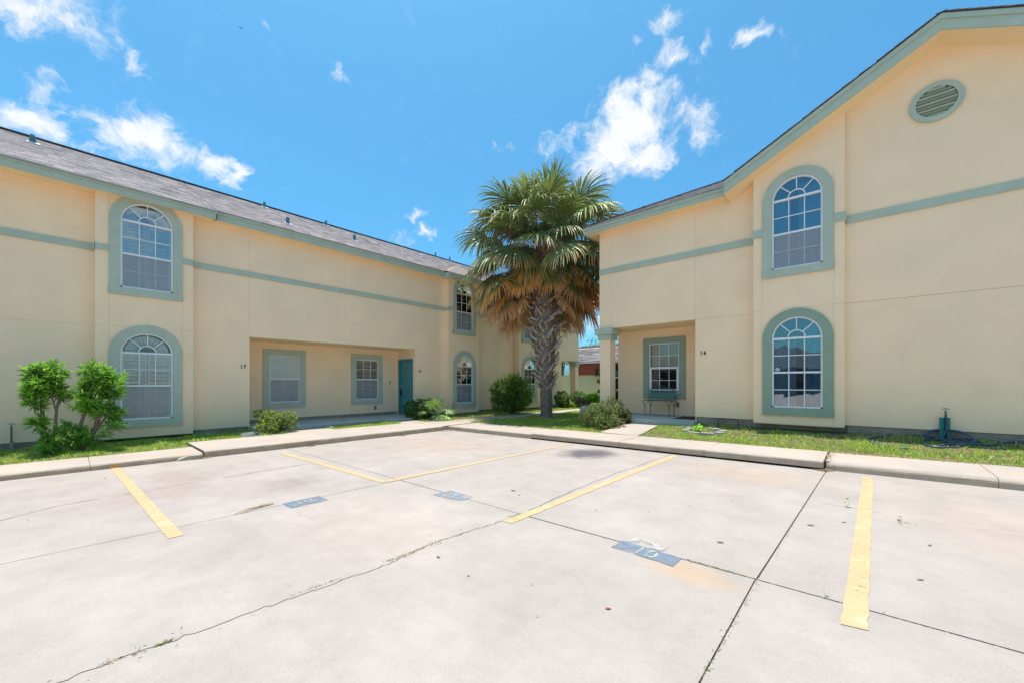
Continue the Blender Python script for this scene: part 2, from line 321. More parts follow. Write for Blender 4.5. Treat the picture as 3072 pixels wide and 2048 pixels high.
def worn(name, colr, lo, hi, scale=14, rough=.8, second=None, streak=False, under=.0):
    m = mat(name, colr, rough, .06, 2, 0, second=second, sfac=(.5, .7), sscale=8) if second else mat(name, colr, rough, .06, 2)
    t = m.node_tree; l = t.links; g = N(t, 'ShaderNodeNewGeometry')
    nz = N(t, 'ShaderNodeTexNoise'); nz.inputs['Scale'].default_value = scale; nz.inputs['Detail'].default_value = 8; nz.inputs['Roughness'].default_value = .7; l.new(g.outputs['Position'], nz.inputs['Vector'])
    r = N(t, 'ShaderNodeMapRange'); r.inputs['From Min'].default_value = lo; r.inputs['From Max'].default_value = hi; r.inputs['To Min'].default_value = 1; r.inputs['To Max'].default_value = under; l.new(nz.outputs['Fac'], r.inputs['Value'])
    l.new(r.outputs[0], t.nodes['Principled BSDF'].inputs['Alpha'])
    return m
YEL = worn('yellow_line_paint', (.43, .325, .185), .60, .70, 22, second=(.45, .37, .25))
BLUE = worn('blue_plate_paint', (.15, .205, .28), .40, .66, 5, under=.15)
BLUE2 = worn('blue_plate_faded', (.21, .26, .33), .36, .6, 6, under=.08)
NUMP = worn('number_paint', (.42, .43, .33), .40, .60, 16, under=.05)
PATCH = worn('white_scraped_paint', (.36, .345, .33), .44, .56, 10, under=0)
INSECT = bpy.data.materials.new('insect_screen'); INSECT.use_nodes = True
_t = INSECT.node_tree; _b = _t.nodes['Principled BSDF']; _b.inputs['Base Color'].default_value = (.46, .49, .52, 1); _b.inputs['Roughness'].default_value = .7; _b.inputs['Alpha'].default_value = .32
# ------------------------------------------------------------------ ground and parking
zp = lambda x: .0105 * (x + 9.4)
g = MB()
g.v = [(-400, -400, -.12), (400, -400, -.12), (400, 600, -.12), (-400, 600, -.12)]; g.f = [(0, 1, 2, 3)]
GM = mat('far_ground', (.22, .20, .13), 1, .25, .5, .3, 5)
tag(g.build('ground', GM, fix=False), kind='structure')
lot = thing('parking_lot', (-4, 2, -.04), None, None, kind='structure')
b_ = MB()
i0 = [(-9.6, -31), (30, -31), (30, 8.3), (-9.6, 8.3)]
b_.v = [(x, y, zp(x) - .014) for x, y in i0]; b_.f = [(0, 1, 2, 3)]
b_.build('joint_bed', mat('joint_dirt', (.17, .15, .125), 1, .35, 30, fine=.3), lot, fix=False)
def jag(a, b, n, amp, seed, straight=.0):
    rr = random.Random(seed); pts = []; w = 0
    for k in range(n + 1):
        t = k / n; e = min(1, t * 8, (1 - t) * 8); w = .55 * w + rr.uniform(-amp, amp)
        pts.append((a[0] + (b[0] - a[0]) * t, a[1] + (b[1] - a[1]) * t, w * e))
    return pts
def slab(poly, name='concrete_slab', th=.04):
    m = MB(); n = len(poly)
    for dz in (0, -th):
        for (x, y) in poly: m.p(x, y, zp(x) + dz)
    m.f = [tuple(range(n))] + [(j, j + n, (j + 1) % n + n, (j + 1) % n) for j in range(n)]
    return m.build(name, CONC, lot)
# wandering crack along x=-2.67 (points read as x offsets)
crackpts = [(-14, -2.72), (-9, -2.66), (-5, -2.74), (-3, -2.68), (-1.2, -2.75), (-.04, -2.722), (.17, -2.74), (.333, -2.715), (.68, -2.705), (1.11, -2.67), (1.62, -2.652), (2.07, -2.71), (2.44, -2.68), (2.9, -2.62), (3.11, -2.62)]
def densify(pts, step, amp, seed):
    rr = random.Random(seed); o = []
    for (a, b) in zip(pts[:-1], pts[1:]):
        n = max(1, int(abs(b[0] - a[0]) / step))
        for k in range(n):
            t = k / n; o.append((a[0] + (b[0] - a[0]) * t, a[1] + (b[1] - a[1]) * t + (rr.uniform(-amp, amp) if k else 0)))
    o.append(pts[-1]); return o
c1 = densify([p for p in crackpts if p[0] >= -1.5 or p[0] == -3] , .035, .016, 1)
c1 = [p for p in c1 if p[0] > -1.49]; c1 = [(-1.49, -2.74)] + c1
c2 = densify([(3.11, -2.62), (3.9, -2.70), (4.64, -2.73), (5.5, -2.76), (6.2, -2.72), (6.8, -2.74), (7.30, -2.70)], .05, .012, 2)
hw = .0045
XJ = [-9.36, -4.9, None, -.46, 4.3, 9.2]
def rect(x0, x1, y0, y1): return [(x0, y0), (x1, y0), (x1, y1), (x0, y1)]
kyr = lambda x: 7.72
# left column
for (ya, yb) in ((-31, -25), (-25, -19), (-19, -13.5), (-13.5, -8), (-8, -4.4), (-4.4, -1.5), (-1.5, 3.125), (3.125, 7.9)):
    slab(rect(-9.5, -4.9 - hw, ya + hw, yb - hw))
for (ya, yb) in ((-31, -25), (-25, -19), (-19, -13.5), (-13.5, -8), (-8, -4.4), (-4.4, -1.5)):
    for xa, xb in ((-4.9, -2.68), (-2.68, -.53), (-.53, 4.3), (4.3, 9.2), (9.2, 18), (18, 30)): slab(rect(xa + hw, xb - hw, ya + hw, yb - hw))
slab([(-4.9 + hw, -1.5 + hw)] + [(x - .005, y) for y, x in c1[:-1]] + [(-2.62 - .005, 3.1 - hw), (-4.9 + hw, 3.12 - hw)])
slab([(x + .004, y) for y, x in c1[:-1]][::-1] + [(-.545 - hw, -1.5 + hw), (-.535 - hw, 3.1 - hw), (-2.62 + .01, 3.09 - hw)])
slab([(-4.9 + hw, 3.13)] + [(-2.62 - .006, 3.10 + hw)] + [(x - .005, y) for y, x in c2[1:]] + [(-2.70, 7.9), (-4.9 + hw, 7.9)])
slab([(x + .005, y) for y, x in c2[1:]][::-1] + [(-2.61, 3.10 + hw), (-.53 - .005, 3.105 + hw), (-.38 - .005, 7.9), (-2.69, 7.9)])
slab([(-.545 + hw, -1.5 + hw), (4.3 - hw, -1.5 + hw), (4.3 - hw, 3.11), (-.535 + hw, 3.095)])
slab([(-.525 + .003, 3.105 + hw), (4.3 - hw, 3.12 + hw), (4.3 - hw, 7.9), (-.38 + .005, 7.9)])
slab(rect(4.3 + hw, 9.2, -1.5 + hw, 3.11)); slab(rect(4.3 + hw, 9.2, 3.125, 7.9)); slab(rect(9.2 + hw, 18, -1.5 + hw, 7.9)); slab(rect(18 + hw, 30, -1.5 + hw, 7.9))
CRK = mat('crack_dark', (.10, .09, .08), 1, .2, 9); CRKL = mat('crack_pale', (.30, .27, .25), 1, .2, 9)
def ribbon(pts, w, name, m, parent, dz=.003, seed=0, zf=zp):
    rr = random.Random(seed); b = MB(); n = len(pts)
    for k, (x, y) in enumerate(pts):
        x0, y0 = pts[max(0, k - 1)]; x1, y1 = pts[min(n - 1, k + 1)]; d = math.hypot(x1 - x0, y1 - y0) or 1
        nx, ny = -(y1 - y0) / d, (x1 - x0) / d; ww = w * rr.uniform(.25, 1) / 2
        b.p(x + nx * ww, y + ny * ww, zf(x) + dz); b.p(x - nx * ww, y - ny * ww, zf(x) + dz)
    b.f = [(2 * k, 2 * k + 1, 2 * k + 3, 2 * k + 2) for k in range(n - 1)]
    return b.build(name, m, parent, fix=False)
def wig(pts, step=.06, amp=.012, seed=0):
    rr = random.Random(seed); o = []
    for (a, b) in zip(pts[:-1], pts[1:]):
        L = math.hypot(b[0] - a[0], b[1] - a[1]); n = max(1, int(L / step))
        for k in range(n):
            t = k / n; j = (0 if k == 0 else 1)
            o.append((a[0] + (b[0] - a[0]) * t + rr.uniform(-amp, amp) * j, a[1] + (b[1] - a[1]) * t + rr.uniform(-amp, amp) * j))
    o.append(pts[-1]); return o
ribbon(wig([(-6.53, -.47), (-6.83, -.1), (-6.9, .25)], seed=3), .012, 'hairline_crack', CRK, lot)
ribbon(wig([(-6.95, .45), (-6.98, .8), (-7.03, 1.23)], seed=4), .011, 'hairline_crack', CRK, lot)
ribbon(wig([(-7.06, 1.5), (-7.12, 2.2), (-7.19, 2.78)], seed=5), .014, 'hairline_crack', CRK, lot)
ribbon(wig([(-4.56, 1.62), (-4.35, 1.60), (-4.1, 1.63)], seed=6), .004, 'hairline_crack', CRKL, lot)
ribbon(wig([(-.33, 5.55), (-.05, 5.52), (.15, 5.50)], seed=7), .007, 'hairline_crack', CRK, lot)
ribbon(wig([(.45, 5.45), (.95, 5.42), (1.6, 5.3)], seed=8), .005, 'hairline_crack', CRKL, lot)
ribbon(wig([(-6.6, 4.8), (-6.2, 5.6), (-6.1, 6.2)], seed=9), .009, 'hairline_crack', CRKL, lot)
# painted lines
def paint(poly, name, m, dz=.004, jit=.004, seed=0):
    rr = random.Random(seed); pts = []
    n = len(poly)
    for k in range(n):
        a, c = poly[k], poly[(k + 1) % n]; L = math.hypot(c[0] - a[0], c[1] - a[1]); s = max(1, int(L / .06))
        for q in range(s):
            t = q / s; pts.append((a[0] + (c[0] - a[0]) * t + rr.uniform(-jit, jit), a[1] + (c[1] - a[1]) * t + rr.uniform(-jit, jit)))
    b = MB(); b.v = [(x, y, zp(x) + dz) for x, y in pts]; b.f = [tuple(range(len(pts)))]
    return b.build(name, m, lot, fix=False)
paint([(-9.34, .45), (-4.575, .575), (-4.575, .685), (-9.34, .555)], 'painted_line', YEL, seed=1)
paint([(-8.80, 2.81), (-4.97, 2.86), (-4.97, 2.965), (-8.80, 2.915)], 'painted_line', YEL, seed=2)
paint([(-5.02, 2.97), (-4.91, 2.90), (-4.87, 7.55), (-4.965, 7.55)], 'painted_line', YEL, seed=3)
paint([(-2.625, 2.82), (-2.515, 2.83), (-2.525, 7.52), (-2.635, 7.52)], 'painted_line', YEL, seed=4)
paint([(-.083, 2.82), (.028, 2.84), (.135, 7.47), (.025, 7.47)], 'painted_line', YEL, seed=5)
def digits(txt, size, cx, cy, ang, dz, m, parent, name):
    cu = bpy.data.curves.new(name, 'FONT'); cu.body = txt; cu.size = size; cu.align_x = 'CENTER'; cu.align_y = 'CENTER'
    o = bpy.data.objects.new(name, cu); COL.objects.link(o); bpy.context.view_layer.update()
    me = bpy.data.meshes.new_from_object(o.evaluated_get(bpy.context.evaluated_depsgraph_get())); bpy.data.objects.remove(o)
    ca, sa = math.cos(ang), math.sin(ang); gg = org(parent)
    for v in me.vertices:
        x = cx + v.co.x * ca - v.co.y * sa; y = cy + v.co.x * sa + v.co.y * ca
        v.co = (x - gg.x, y - gg.y, zp(x) + dz - gg.z)
    me.materials.clear(); me.materials.append(m)
    return link(bpy.data.objects.new(name, me), parent)
paint(rect(-4.95, -4.68, 1.61, 2.02), 'number_plate_paint', BLUE, .006, .006, 6); digits('10', .20, -4.81, 1.80, R(90), .009, NUMP, lot, 'stall_number')
paint(rect(-3.93, -3.45, 2.96, 3.22), 'number_plate_paint', BLUE2, .006, .006, 7); digits('10', .17, -3.72, 3.04, 0, .009, NUMP, lot, 'stall_number')
paint([(-1.53, 2.94), (-1.02, 2.925), (-1.02, 3.10), (-1.52, 3.13)], 'number_plate_paint', BLUE, .006, .005, 8); digits('10', .20, -1.27, 3.01, R(-2), .009, NUMP, lot, 'stall_number')
paint([(-1.49, 3.14), (-1.17, 3.13), (-1.17, 3.24), (-1.46, 3.26)], 'scraped_paint', PATCH, .005, .008, 9)

# ------------------------------------------------------------------ sidewalks (kerb and walk in one pour, cut into slabs)
def kerb_profile(w, top, r, bot=-.05, back=-.05, lift=0):
    p = [(0, bot + lift)]
    for k in range(6):
        a = k / 5 * math.pi / 2; p.append((r - r * math.cos(a), top - r + r * math.sin(a)))
    p += [(w, top + .004), (w, back)]
    return p
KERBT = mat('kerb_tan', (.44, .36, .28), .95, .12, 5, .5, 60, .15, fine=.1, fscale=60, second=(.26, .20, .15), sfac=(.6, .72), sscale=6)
def face_mat(o, m, ax):      # separate browner material on the kerb's front face
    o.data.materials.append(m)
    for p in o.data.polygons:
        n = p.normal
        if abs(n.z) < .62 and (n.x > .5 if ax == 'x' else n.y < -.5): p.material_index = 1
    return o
swl = thing('sidewalk', (-10, 0, 0), None, None, kind='structure')
ML_ = lambda a, b, c: (-9.35 - a, c, b)           # left walk: a goes away from the lot, c runs along +y
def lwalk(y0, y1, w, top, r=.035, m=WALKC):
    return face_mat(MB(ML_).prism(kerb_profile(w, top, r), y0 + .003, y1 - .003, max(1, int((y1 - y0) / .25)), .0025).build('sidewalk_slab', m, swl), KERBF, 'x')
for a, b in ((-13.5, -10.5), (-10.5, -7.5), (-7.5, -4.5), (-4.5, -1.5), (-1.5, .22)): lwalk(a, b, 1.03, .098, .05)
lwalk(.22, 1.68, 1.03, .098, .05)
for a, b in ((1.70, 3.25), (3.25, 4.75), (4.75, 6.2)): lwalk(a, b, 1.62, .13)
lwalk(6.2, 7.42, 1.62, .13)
# broken kerb chunk at the step between slabs
ch = MB(); ch.prism([(0, -.0), (.30, -.01), (.36, .035), (.33, .075), (.16, .07), (.03, .035)], 0, .10, 3, .006)
ch.v = [(-9.30 - c, 1.30 + a, b + .005) for a, b, c in ch.v]
tag(ch.build('concrete_chunk', mat('chunk_concrete', (.45, .40, .32), .95, .15, 8, .6, 40)), 'broken wedge of kerb concrete lying against the left kerb at the stepped joint', 'concrete chunk')
swr = thing('sidewalk', (-4, 8.2, 0), None, None, kind='structure')
def rwalk(x0, x1, w, drop, r, lift, y=7.66, h=.13, steps=None):
    b = MB(lambda a, bb, c: (c, y + a, bb + zp(c) + h - .13))
    p = kerb_profile(w, .13, r, bot=-.05 if not lift else lift, back=-.05)
    if lift: p[0] = (.012, lift); p.append((w, lift))
    b.prism(p if not lift else p[:-2] + [(w, lift)], x0 + .003, x1 - .003, max(1, int((x1 - x0) / .25)), .0025)
    return face_mat(b.build('sidewalk_slab', WALKC, swr), KERBT, 'y')
rwalk(-11.0, -9.42, 1.35, 0, .03, 0, y=7.44, h=.13)
rwalk(-9.33, -6.12, 1.22, 0, .03, 0, y=7.62, h=.125)
for a, b in ((-6.12, -4.95), (-4.95, -4.42), (-4.42, -3.78), (-3.78, -2.12), (-2.12, -.422)): rwalk(a, b, 1.08, 0, .03, .017, y=7.62, h=.145)
for a, b in ((-.398, 1.29), (1.29, 3.1), (3.1, 5), (5, 8), (8, 12)): rwalk(a, b, 1.12, 0, .07, 0, y=7.70, h=.13)
tag(MB().box(-9.349, -9.3465, .44, .56, .005, .06).build('kerb_paint', mat('orange_kerb_paint', (.55, .33, .12), .9, .2, 30), swl))
# walks towards the doors
def flat(poly, name, m, parent, th=.08):
    b = MB(); n = len(poly)
    for dz in (0, -th):
        for (x, y, z) in poly: b.p(x, y, z + dz)
    b.f = [tuple(range(n))] + [(j, j + n, (j + 1) % n + n, (j + 1) % n) for j in range(n)]
    return b.build(name, m, parent)
wk = thing('walkway', (-10.2, 13, .1), None, None, kind='structure')
flat([(-10.70, 8.82, .125), (-9.72, 8.86, .125), (-9.72, 12.0, .125), (-10.65, 12.0, .125)], 'walk_slab', WALKC, wk)
flat([(-10.65, 12.012, .125), (-9.72, 12.012, .125), (-9.75, 16, .13), (-10.6, 16, .13)], 'walk_slab', WALKC, wk)
flat([(-10.6, 16.012, .13), (-9.75, 16.012, .13), (-9.75, 21, .13), (-10.6, 21, .13)], 'walk_slab', WALKC, wk)
wk2 = thing('walkway', (-4.2, 9.5, .2), None, None, kind='structure')
flat([(-4.85, 8.75, .205), (-3.86, 8.75, .205), (-3.95, 10.24, .33), (-4.78, 10.24, .33)], 'walk_slab', WALKC, wk2, .12)
wk3 = thing('walkway', (-11.4, 4.4, .1), None, None, kind='structure')
flat([(-11.75, 3.75, .125), (-10.985, 3.75, .125), (-10.985, 5.0, .125), (-11.75, 4.85, .125)], 'walk_slab', WALKC, wk3)
flat([(-11.75, 7.25, .125), (-10.985, 7.05, .125), (-10.985, 7.95, .125), (-11.75, 8.0, .125)], 'walk_slab', WALKC, wk3)

# ------------------------------------------------------------------ lawns
LAWNS = [  # polygon, z function, density factor, bare factor
 ([(-12.75, -13), (-10.375, -13), (-10.375, 1.68), (-12.75, 1.68)], lambda x, y: .085 + .02 * (-10.4 - x) / 2, 1, .15),
 ([(-12.75, 1.68), (-10.97, 1.68), (-10.97, 3.75), (-12.75, 3.75)], lambda x, y: .105, 1, .1),
 ([(-11.75, 4.85), (-10.985, 5.0), (-10.985, 7.05), (-11.75, 7.25)], lambda x, y: .11, 1.2, .05),
 ([(-12.75, 8.0), (-11.0, 8.0), (-11.0, 8.8), (-10.68, 8.83), (-10.66, 21), (-12.75, 21)], lambda x, y: .10, .8, .45),
 ([(-9.72, 8.88), (-6.0, 8.80), (-4.87, 8.76), (-4.80, 10.25), (-5.9, 10.3), (-5.9, 24), (-9.72, 24)], lambda x, y: .11 + .05 * max(0, min(1, (x + 9) / 4)) + .1 * max(0, min(1, (y - 9) / 6)) * (1 if x > -6.5 else 0), 1.1, .08),
 ([(-3.87, 8.72), (-.4, 8.72), (1.3, 8.84), (12, 8.84), (12, 10.75), (-3.5, 10.75), (-3.9, 10.24)], lambda x, y: zp(x) + .115 + .22 * max(0, min(1, (y - 8.8) / 1.9)), 1, .5),
 ([(-12.75, 21), (-5.9, 21), (-5.9, 24.4), (-12.75, 24.4)], lambda x, y: .12, .5, .1)]
def inpoly(x, y, poly):
    r = np.zeros(x.shape, bool); n = len(poly)
    for k in range(n):
        (x0, y0), (x1, y1) = poly[k], poly[(k + 1) % n]
        if y0 == y1: continue
        c = ((y0 > y) != (y1 > y)) & (x < (x1 - x0) * (y - y0) / (y1 - y0) + x0); r ^= c
    return r
def vnoise(x, y, s, seed):
    rg = np.random.default_rng(seed); G = rg.random((64, 64)); X = (x * s) % 63; Yy = (y * s) % 63
    xi = X.astype(int); yi = Yy.astype(int); fx = X - xi; fy = Yy - yi; fx = fx * fx * (3 - 2 * fx); fy = fy * fy * (3 - 2 * fy)
    return (G[yi, xi] * (1 - fx) + G[yi, xi + 1] * fx) * (1 - fy) + (G[yi + 1, xi] * (1 - fx) + G[yi + 1, xi + 1] * fx) * fy
lawn = thing('lawn', (-8, 6, 0), None, None, kind='structure')
GV = []; GC = []; GT = []; GQ = []; gn = 0
for k, (poly, zf, dens, bare) in enumerate(LAWNS):
    xs = [p[0] for p in poly]; ys = [p[1] for p in poly]; x0, x1, y0, y1 = min(xs), max(xs), min(ys), max(ys)
    # soil as a fine bumpy grid clipped to the outline
    nx = max(2, int((x1 - x0) / .12)); ny = max(2, int((y1 - y0) / .12))
    b = MB(); b.v = [(x, y, zf(x, y) - .006) for x, y in poly] + [(x, y, zf(x, y) - .15) for x, y in poly]; n = len(poly)
    b.f = [tuple(range(n))] + [(j, j + n, (j + 1) % n + n, (j + 1) % n) for j in range(n)]
    if k == 5:     # sloping strip: split so that it follows the bank
        b = MB(); X_ = [-3.87, -.4, 1.3, 4.5, 12]
        for xa in X_:
            for ya in (8.72 if xa < 1 else 8.84, 9.5, 10.2, 10.75): b.p(xa, ya, zf(xa, ya) - .006)
        b.f = [(i * 4 + j, i * 4 + 4 + j, i * 4 + 5 + j, i * 4 + 1 + j) for i in range(4) for j in range(3)]
    b.build('soil', SOIL, lawn)
    ylo = max(y0, -2.2); yhi = min(y1, 24)
    area = (x1 - x0) * (yhi - ylo); cnt = int(area * 2300 * dens)
    x = RNG.uniform(x0, x1, cnt); y = RNG.uniform(ylo, yhi, cnt); dist = np.hypot(x, y)
    keep = inpoly(x, y, poly) & (RNG.random(cnt) < np.clip(13 / dist, .35, 1) ** 1.3)
    nb = vnoise(x + 50, y + 50, 1.7, 5 + k) * .6 + vnoise(x + 50, y + 50, 5, 9 + k) * .4
    keep &= (nb > bare * .85) | (RNG.random(cnt) < .22)
    keep &= ~((x > -1.9) & (x < -.2) & (y > 10.3))
    x = x[keep]; y = y[keep]; nb = nb[keep]; m = len(x)
    z = np.array([zf(a, c) for a, c in zip(x, y)]) - .008
    tall = vnoise(x + 50, y + 50, 3.1, 20 + k); h = (.022 + .055 * tall ** 1.5 * (1.3 if k != 5 else .75)) * RNG.uniform(.5, 1.5, m)
    az = RNG.uniform(0, 2 * np.pi, m); w = RNG.uniform(.0035, .0075, m); ln = h * RNG.uniform(.3, 1.3, m); la = RNG.uniform(0, 2 * np.pi, m)
    P = np.stack([x, y, z], 1); D = np.stack([np.cos(az) * w, np.sin(az) * w, np.zeros(m)], 1)
    L1 = np.stack([np.cos(la) * ln * .35, np.sin(la) * ln * .35, h * .62], 1); L2 = np.stack([np.cos(la) * ln, np.sin(la) * ln, h], 1)
    V = np.stack([P - D, P + D, P + L1 - D * .75, P + L1 + D * .75, P + L2], 1).reshape(-1, 3)
    base = np.array([.30, .48, .06]); yel = np.array([.55, .62, .13]); dry = np.array([.50, .42, .27]); drk = np.array([.15, .30, .035])
    t = RNG.random(m)[:, None]; c = base * (1 - t) + np.where(RNG.random(m)[:, None] < .5, yel, drk) * t
    dr = RNG.random(m) < (.10 + (.42 if k in (3, 5) else .16) * np.clip(1.4 - nb * 2.2, 0, 1)); c[dr] = dry * RNG.uniform(.6, 1.2, (dr.sum(), 1))
    GV.append(V); GC.append(np.repeat(c, 5, 0)); i = gn + np.arange(m) * 5
    GQ.append(np.stack([i, i + 1, i + 3, i + 2], 1)); GT.append(np.stack([i + 2, i + 3, i + 4], 1)); gn += m * 5
tag(npobj('grass', GRASSM, np.concatenate(GV), np.concatenate(GT), np.concatenate(GQ), np.concatenate(GC)), kind='stuff')
# dead thatch and clippings along the lawn edges
def litter(name, lines, n, spread, cols, zf, L=(.015, .05), parent=None, w=.003):
    V = []; C = []
    for k in range(n):
        a, b = random.choice(lines); t = random.random(); x = a[0] + (b[0] - a[0]) * t + random.gauss(0, spread); y = a[1] + (b[1] - a[1]) * t + random.gauss(0, spread)
        l = random.uniform(*L); az = random.uniform(0, 6.28); z = zf(x, y) + random.uniform(.002, .012); dz = random.uniform(-.2, .35) * l
        dx, dy = math.cos(az) * l, math.sin(az) * l; px, py = -math.sin(az) * w, math.cos(az) * w
        V += [(x + px, y + py, z), (x - px, y - py, z), (x + dx - px, y + dy - py, z + max(0, dz)), (x + dx + px, y + dy + py, z + max(0, dz))]; c = random.choice(cols); C += [c] * 4
    i = np.arange(n) * 4
    return tag(npobj(name, GRASSM, V, None, np.stack([i, i + 1, i + 2, i + 3], 1), C, parent), kind='stuff')
DRYC = [(.30, .21, .12), (.38, .29, .18), (.22, .14, .08), (.45, .37, .26)]
litter('dry_thatch', [((-3.8, 8.76), (-.4, 8.76)), ((-.4, 8.8), (1.3, 8.88)), ((1.3, 8.88), (5, 8.9)), ((-9.7, 8.92), (-5, 8.82))], 9000, .05, DRYC, lambda x, y: zp(x) + .125)
litter('dry_thatch', [((-10.4, -2), (-10.4, 1.6)), ((-11, 5), (-11, 7)), ((-11.05, 1.7), (-11.05, 3.7))], 2200, .04, DRYC, lambda x, y: .10)
litter('dry_thatch', [((-12, 9.2), (-10.9, 12)), ((-11.6, 8.9), (-10.7, 9.4)), ((-11.4, 10), (-10.6, 13))], 5000, .22, DRYC + [(.14, .22, .05)], lambda x, y: .115, (.03, .12))
GRNC = [(.16, .26, .06), (.10, .18, .04), (.30, .26, .15), (.22, .18, .11)]
litter('joint_weeds', [((-2.66, 2.95), (-2.62, 3.15)), ((-2.72, 1.9), (-2.62, 3.0)), ((-2.72, .3), (-2.72, .36)), ((-2.7, 1.6), (-2.7, 1.9)), ((-.535, 1.9), (-.52, 3.1)), ((-.50, 3.6), (-.40, 7.3)), ((-.54, 3.1), (-.98, 3.11)), ((-2.62, 3.2), (-2.70, 4.2))], 900, .005, GRNC, lambda x, y: zp(x) - .006, (.006, .02), w=.0018)
litter('joint_weeds', [((-2.63, .0), (-2.78, 2.6)), ((-4.9, -.3), (-4.9, 3.1)), ((-5, 3.13), (-8.3, 3.14)), ((-2.6, 3.09), (-.6, 3.1)), ((-4.8, 3.1), (-2.7, 3.1)), ((-.5, 3.1), (1.5, 3.11)), ((-.54, 0), (-.54, 2))], 1900, .008, DRYC + [(.2, .2, .1)], lambda x, y: zp(x) - .012, (.006, .025), w=.0016)
litter('kerb_litter', [((-9.33, 1.5), (-9.28, 1.75)), ((-9.3, 3.6), (-9.3, 3.7)), ((-9.28, 7.2), (-9.1, 7.55)), ((-.47, 7.6), (-.36, 7.66)), ((-.42, 7.66), (-.40, 8.6)), ((-9.3, 5.9), (-9.28, 6.1))], 700, .03, DRYC + [(.5, .42, .3)], lambda x, y: zp(x) + (.13 if y > 7.7 and x > -1 else .004), (.02, .08), w=.004)
# ------------------------------------------------------------------ buildings
def LW(x0): return lambda u, z, n: (x0 + n, u, z)          # facade looking towards +x
def RW(y0): return lambda u, z, n: (u, y0 - n, z)          # facade looking towards -y
def wall(parent, M, u0, u1, z0, z1, us=(), zs=(), holes=(), m=CREAM, th=.02, name='wall_panel', gap=.0014, back=True, bm_=None):
    def cells(b, ua, ub, za, zb, n0, n1):
        U = sorted({ua, ub} | {h for q in holes for h in q[:2] if ua < h < ub}); Z = sorted({za, zb} | {h for q in holes for h in q[2:] if za < h < zb})
        ok = {}
        for i in range(len(U) - 1):
            for j in range(len(Z) - 1):
                cu, cz = (U[i] + U[i + 1]) / 2, (Z[j] + Z[j + 1]) / 2
                ok[i, j] = not any(q[0] < cu < q[1] and q[2] < cz < q[3] for q in holes)
        for (i, j), o in ok.items():
            if not o: continue
            a, c, d, e = U[i], U[i + 1], Z[j], Z[j + 1]
            k = [b.p(a, d, n1), b.p(c, d, n1), b.p(c, e, n1), b.p(a, e, n1), b.p(a, d, n0), b.p(c, d, n0), b.p(c, e, n0), b.p(a, e, n0)]
            b.f.append((k[0], k[1], k[2], k[3]))
            for (di, dj, q) in ((-1, 0, (0, 3, 7, 4)), (1, 0, (1, 5, 6, 2)), (0, -1, (0, 4, 5, 1)), (0, 1, (3, 2, 6, 7))):
                if not ok.get((i + di, j + dj), False): b.f.append(tuple(k[t] for t in q))
    UU = [u0] + list(us) + [u1]; ZZ = [z0] + list(zs) + [z1]
    for i in range(len(UU) - 1):
        for j in range(len(ZZ) - 1):
            a, c, d, e = UU[i], UU[i + 1], ZZ[j], ZZ[j + 1]
            a += gap * (i > 0); c -= gap * (i < len(UU) - 2); d += gap * (j > 0); e -= gap * (j < len(ZZ) - 2)
            b = MB(M); cells(b, a, c, d, e, -th, 0)
            if b.f: b.build(name, m, parent, fix=False)
    if back:
        b = MB(M); cells(b, u0, u1, z0, z1, -.12, -th - .002); b.build('wall_backing', m, parent, fix=False)
def arch(uc, zs, r, zb, n=18, hw=None):
    hw = hw or r
    return [(uc - hw, zb)] + [(uc - hw, zs * .5 + zb * .5)] + [(uc - r * math.cos(k / n * math.pi), zs + r * math.sin(k / n * math.pi)) for k in range(n + 1)] + [(uc + hw, zs * .5 + zb * .5), (uc + hw, zb)]
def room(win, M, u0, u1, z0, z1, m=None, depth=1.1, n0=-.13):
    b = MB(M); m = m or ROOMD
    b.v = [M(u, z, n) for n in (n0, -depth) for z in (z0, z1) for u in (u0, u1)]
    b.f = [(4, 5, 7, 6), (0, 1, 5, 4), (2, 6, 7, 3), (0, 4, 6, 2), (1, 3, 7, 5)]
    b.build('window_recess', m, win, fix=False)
def frame_bars(b, u0, u1, z0, z1, t, n0, n1):
    b.box(u0, u0 + t, z0, z1, n0, n1); b.box(u1 - t, u1, z0, z1, n0, n1); b.box(u0 + t, u1 - t, z0, z0 + t, n0, n1); b.box(u0 + t, u1 - t, z1 - t, z1, n0, n1)
def lites(win, M, u0, u1, z0, z1, nu, nz, n, gm=None):
    du = (u1 - u0) / nu; dz = (z1 - z0) / nz
    for i in range(nu):
        for j in range(nz):
            MB(M).box(u0 + i * du + .002, u0 + (i + 1) * du - .002, z0 + j * dz + .002, z0 + (j + 1) * dz - .002, n - .004, n).build('pane', gm or GLASS, win, fix=False)
def muntins(b, u0, u1, z0, z1, nu, nz, n0, n1, w=.018):
    for i in range(1, nu): u = u0 + (u1 - u0) * i / nu; b.box(u - w / 2, u + w / 2, z0, z1, n0, n1)
    for j in range(1, nz): z = z0 + (z1 - z0) * j / nz; b.box(u0, u1, z - w / 2, z + w / 2, n0 + .002, n1 - .002)
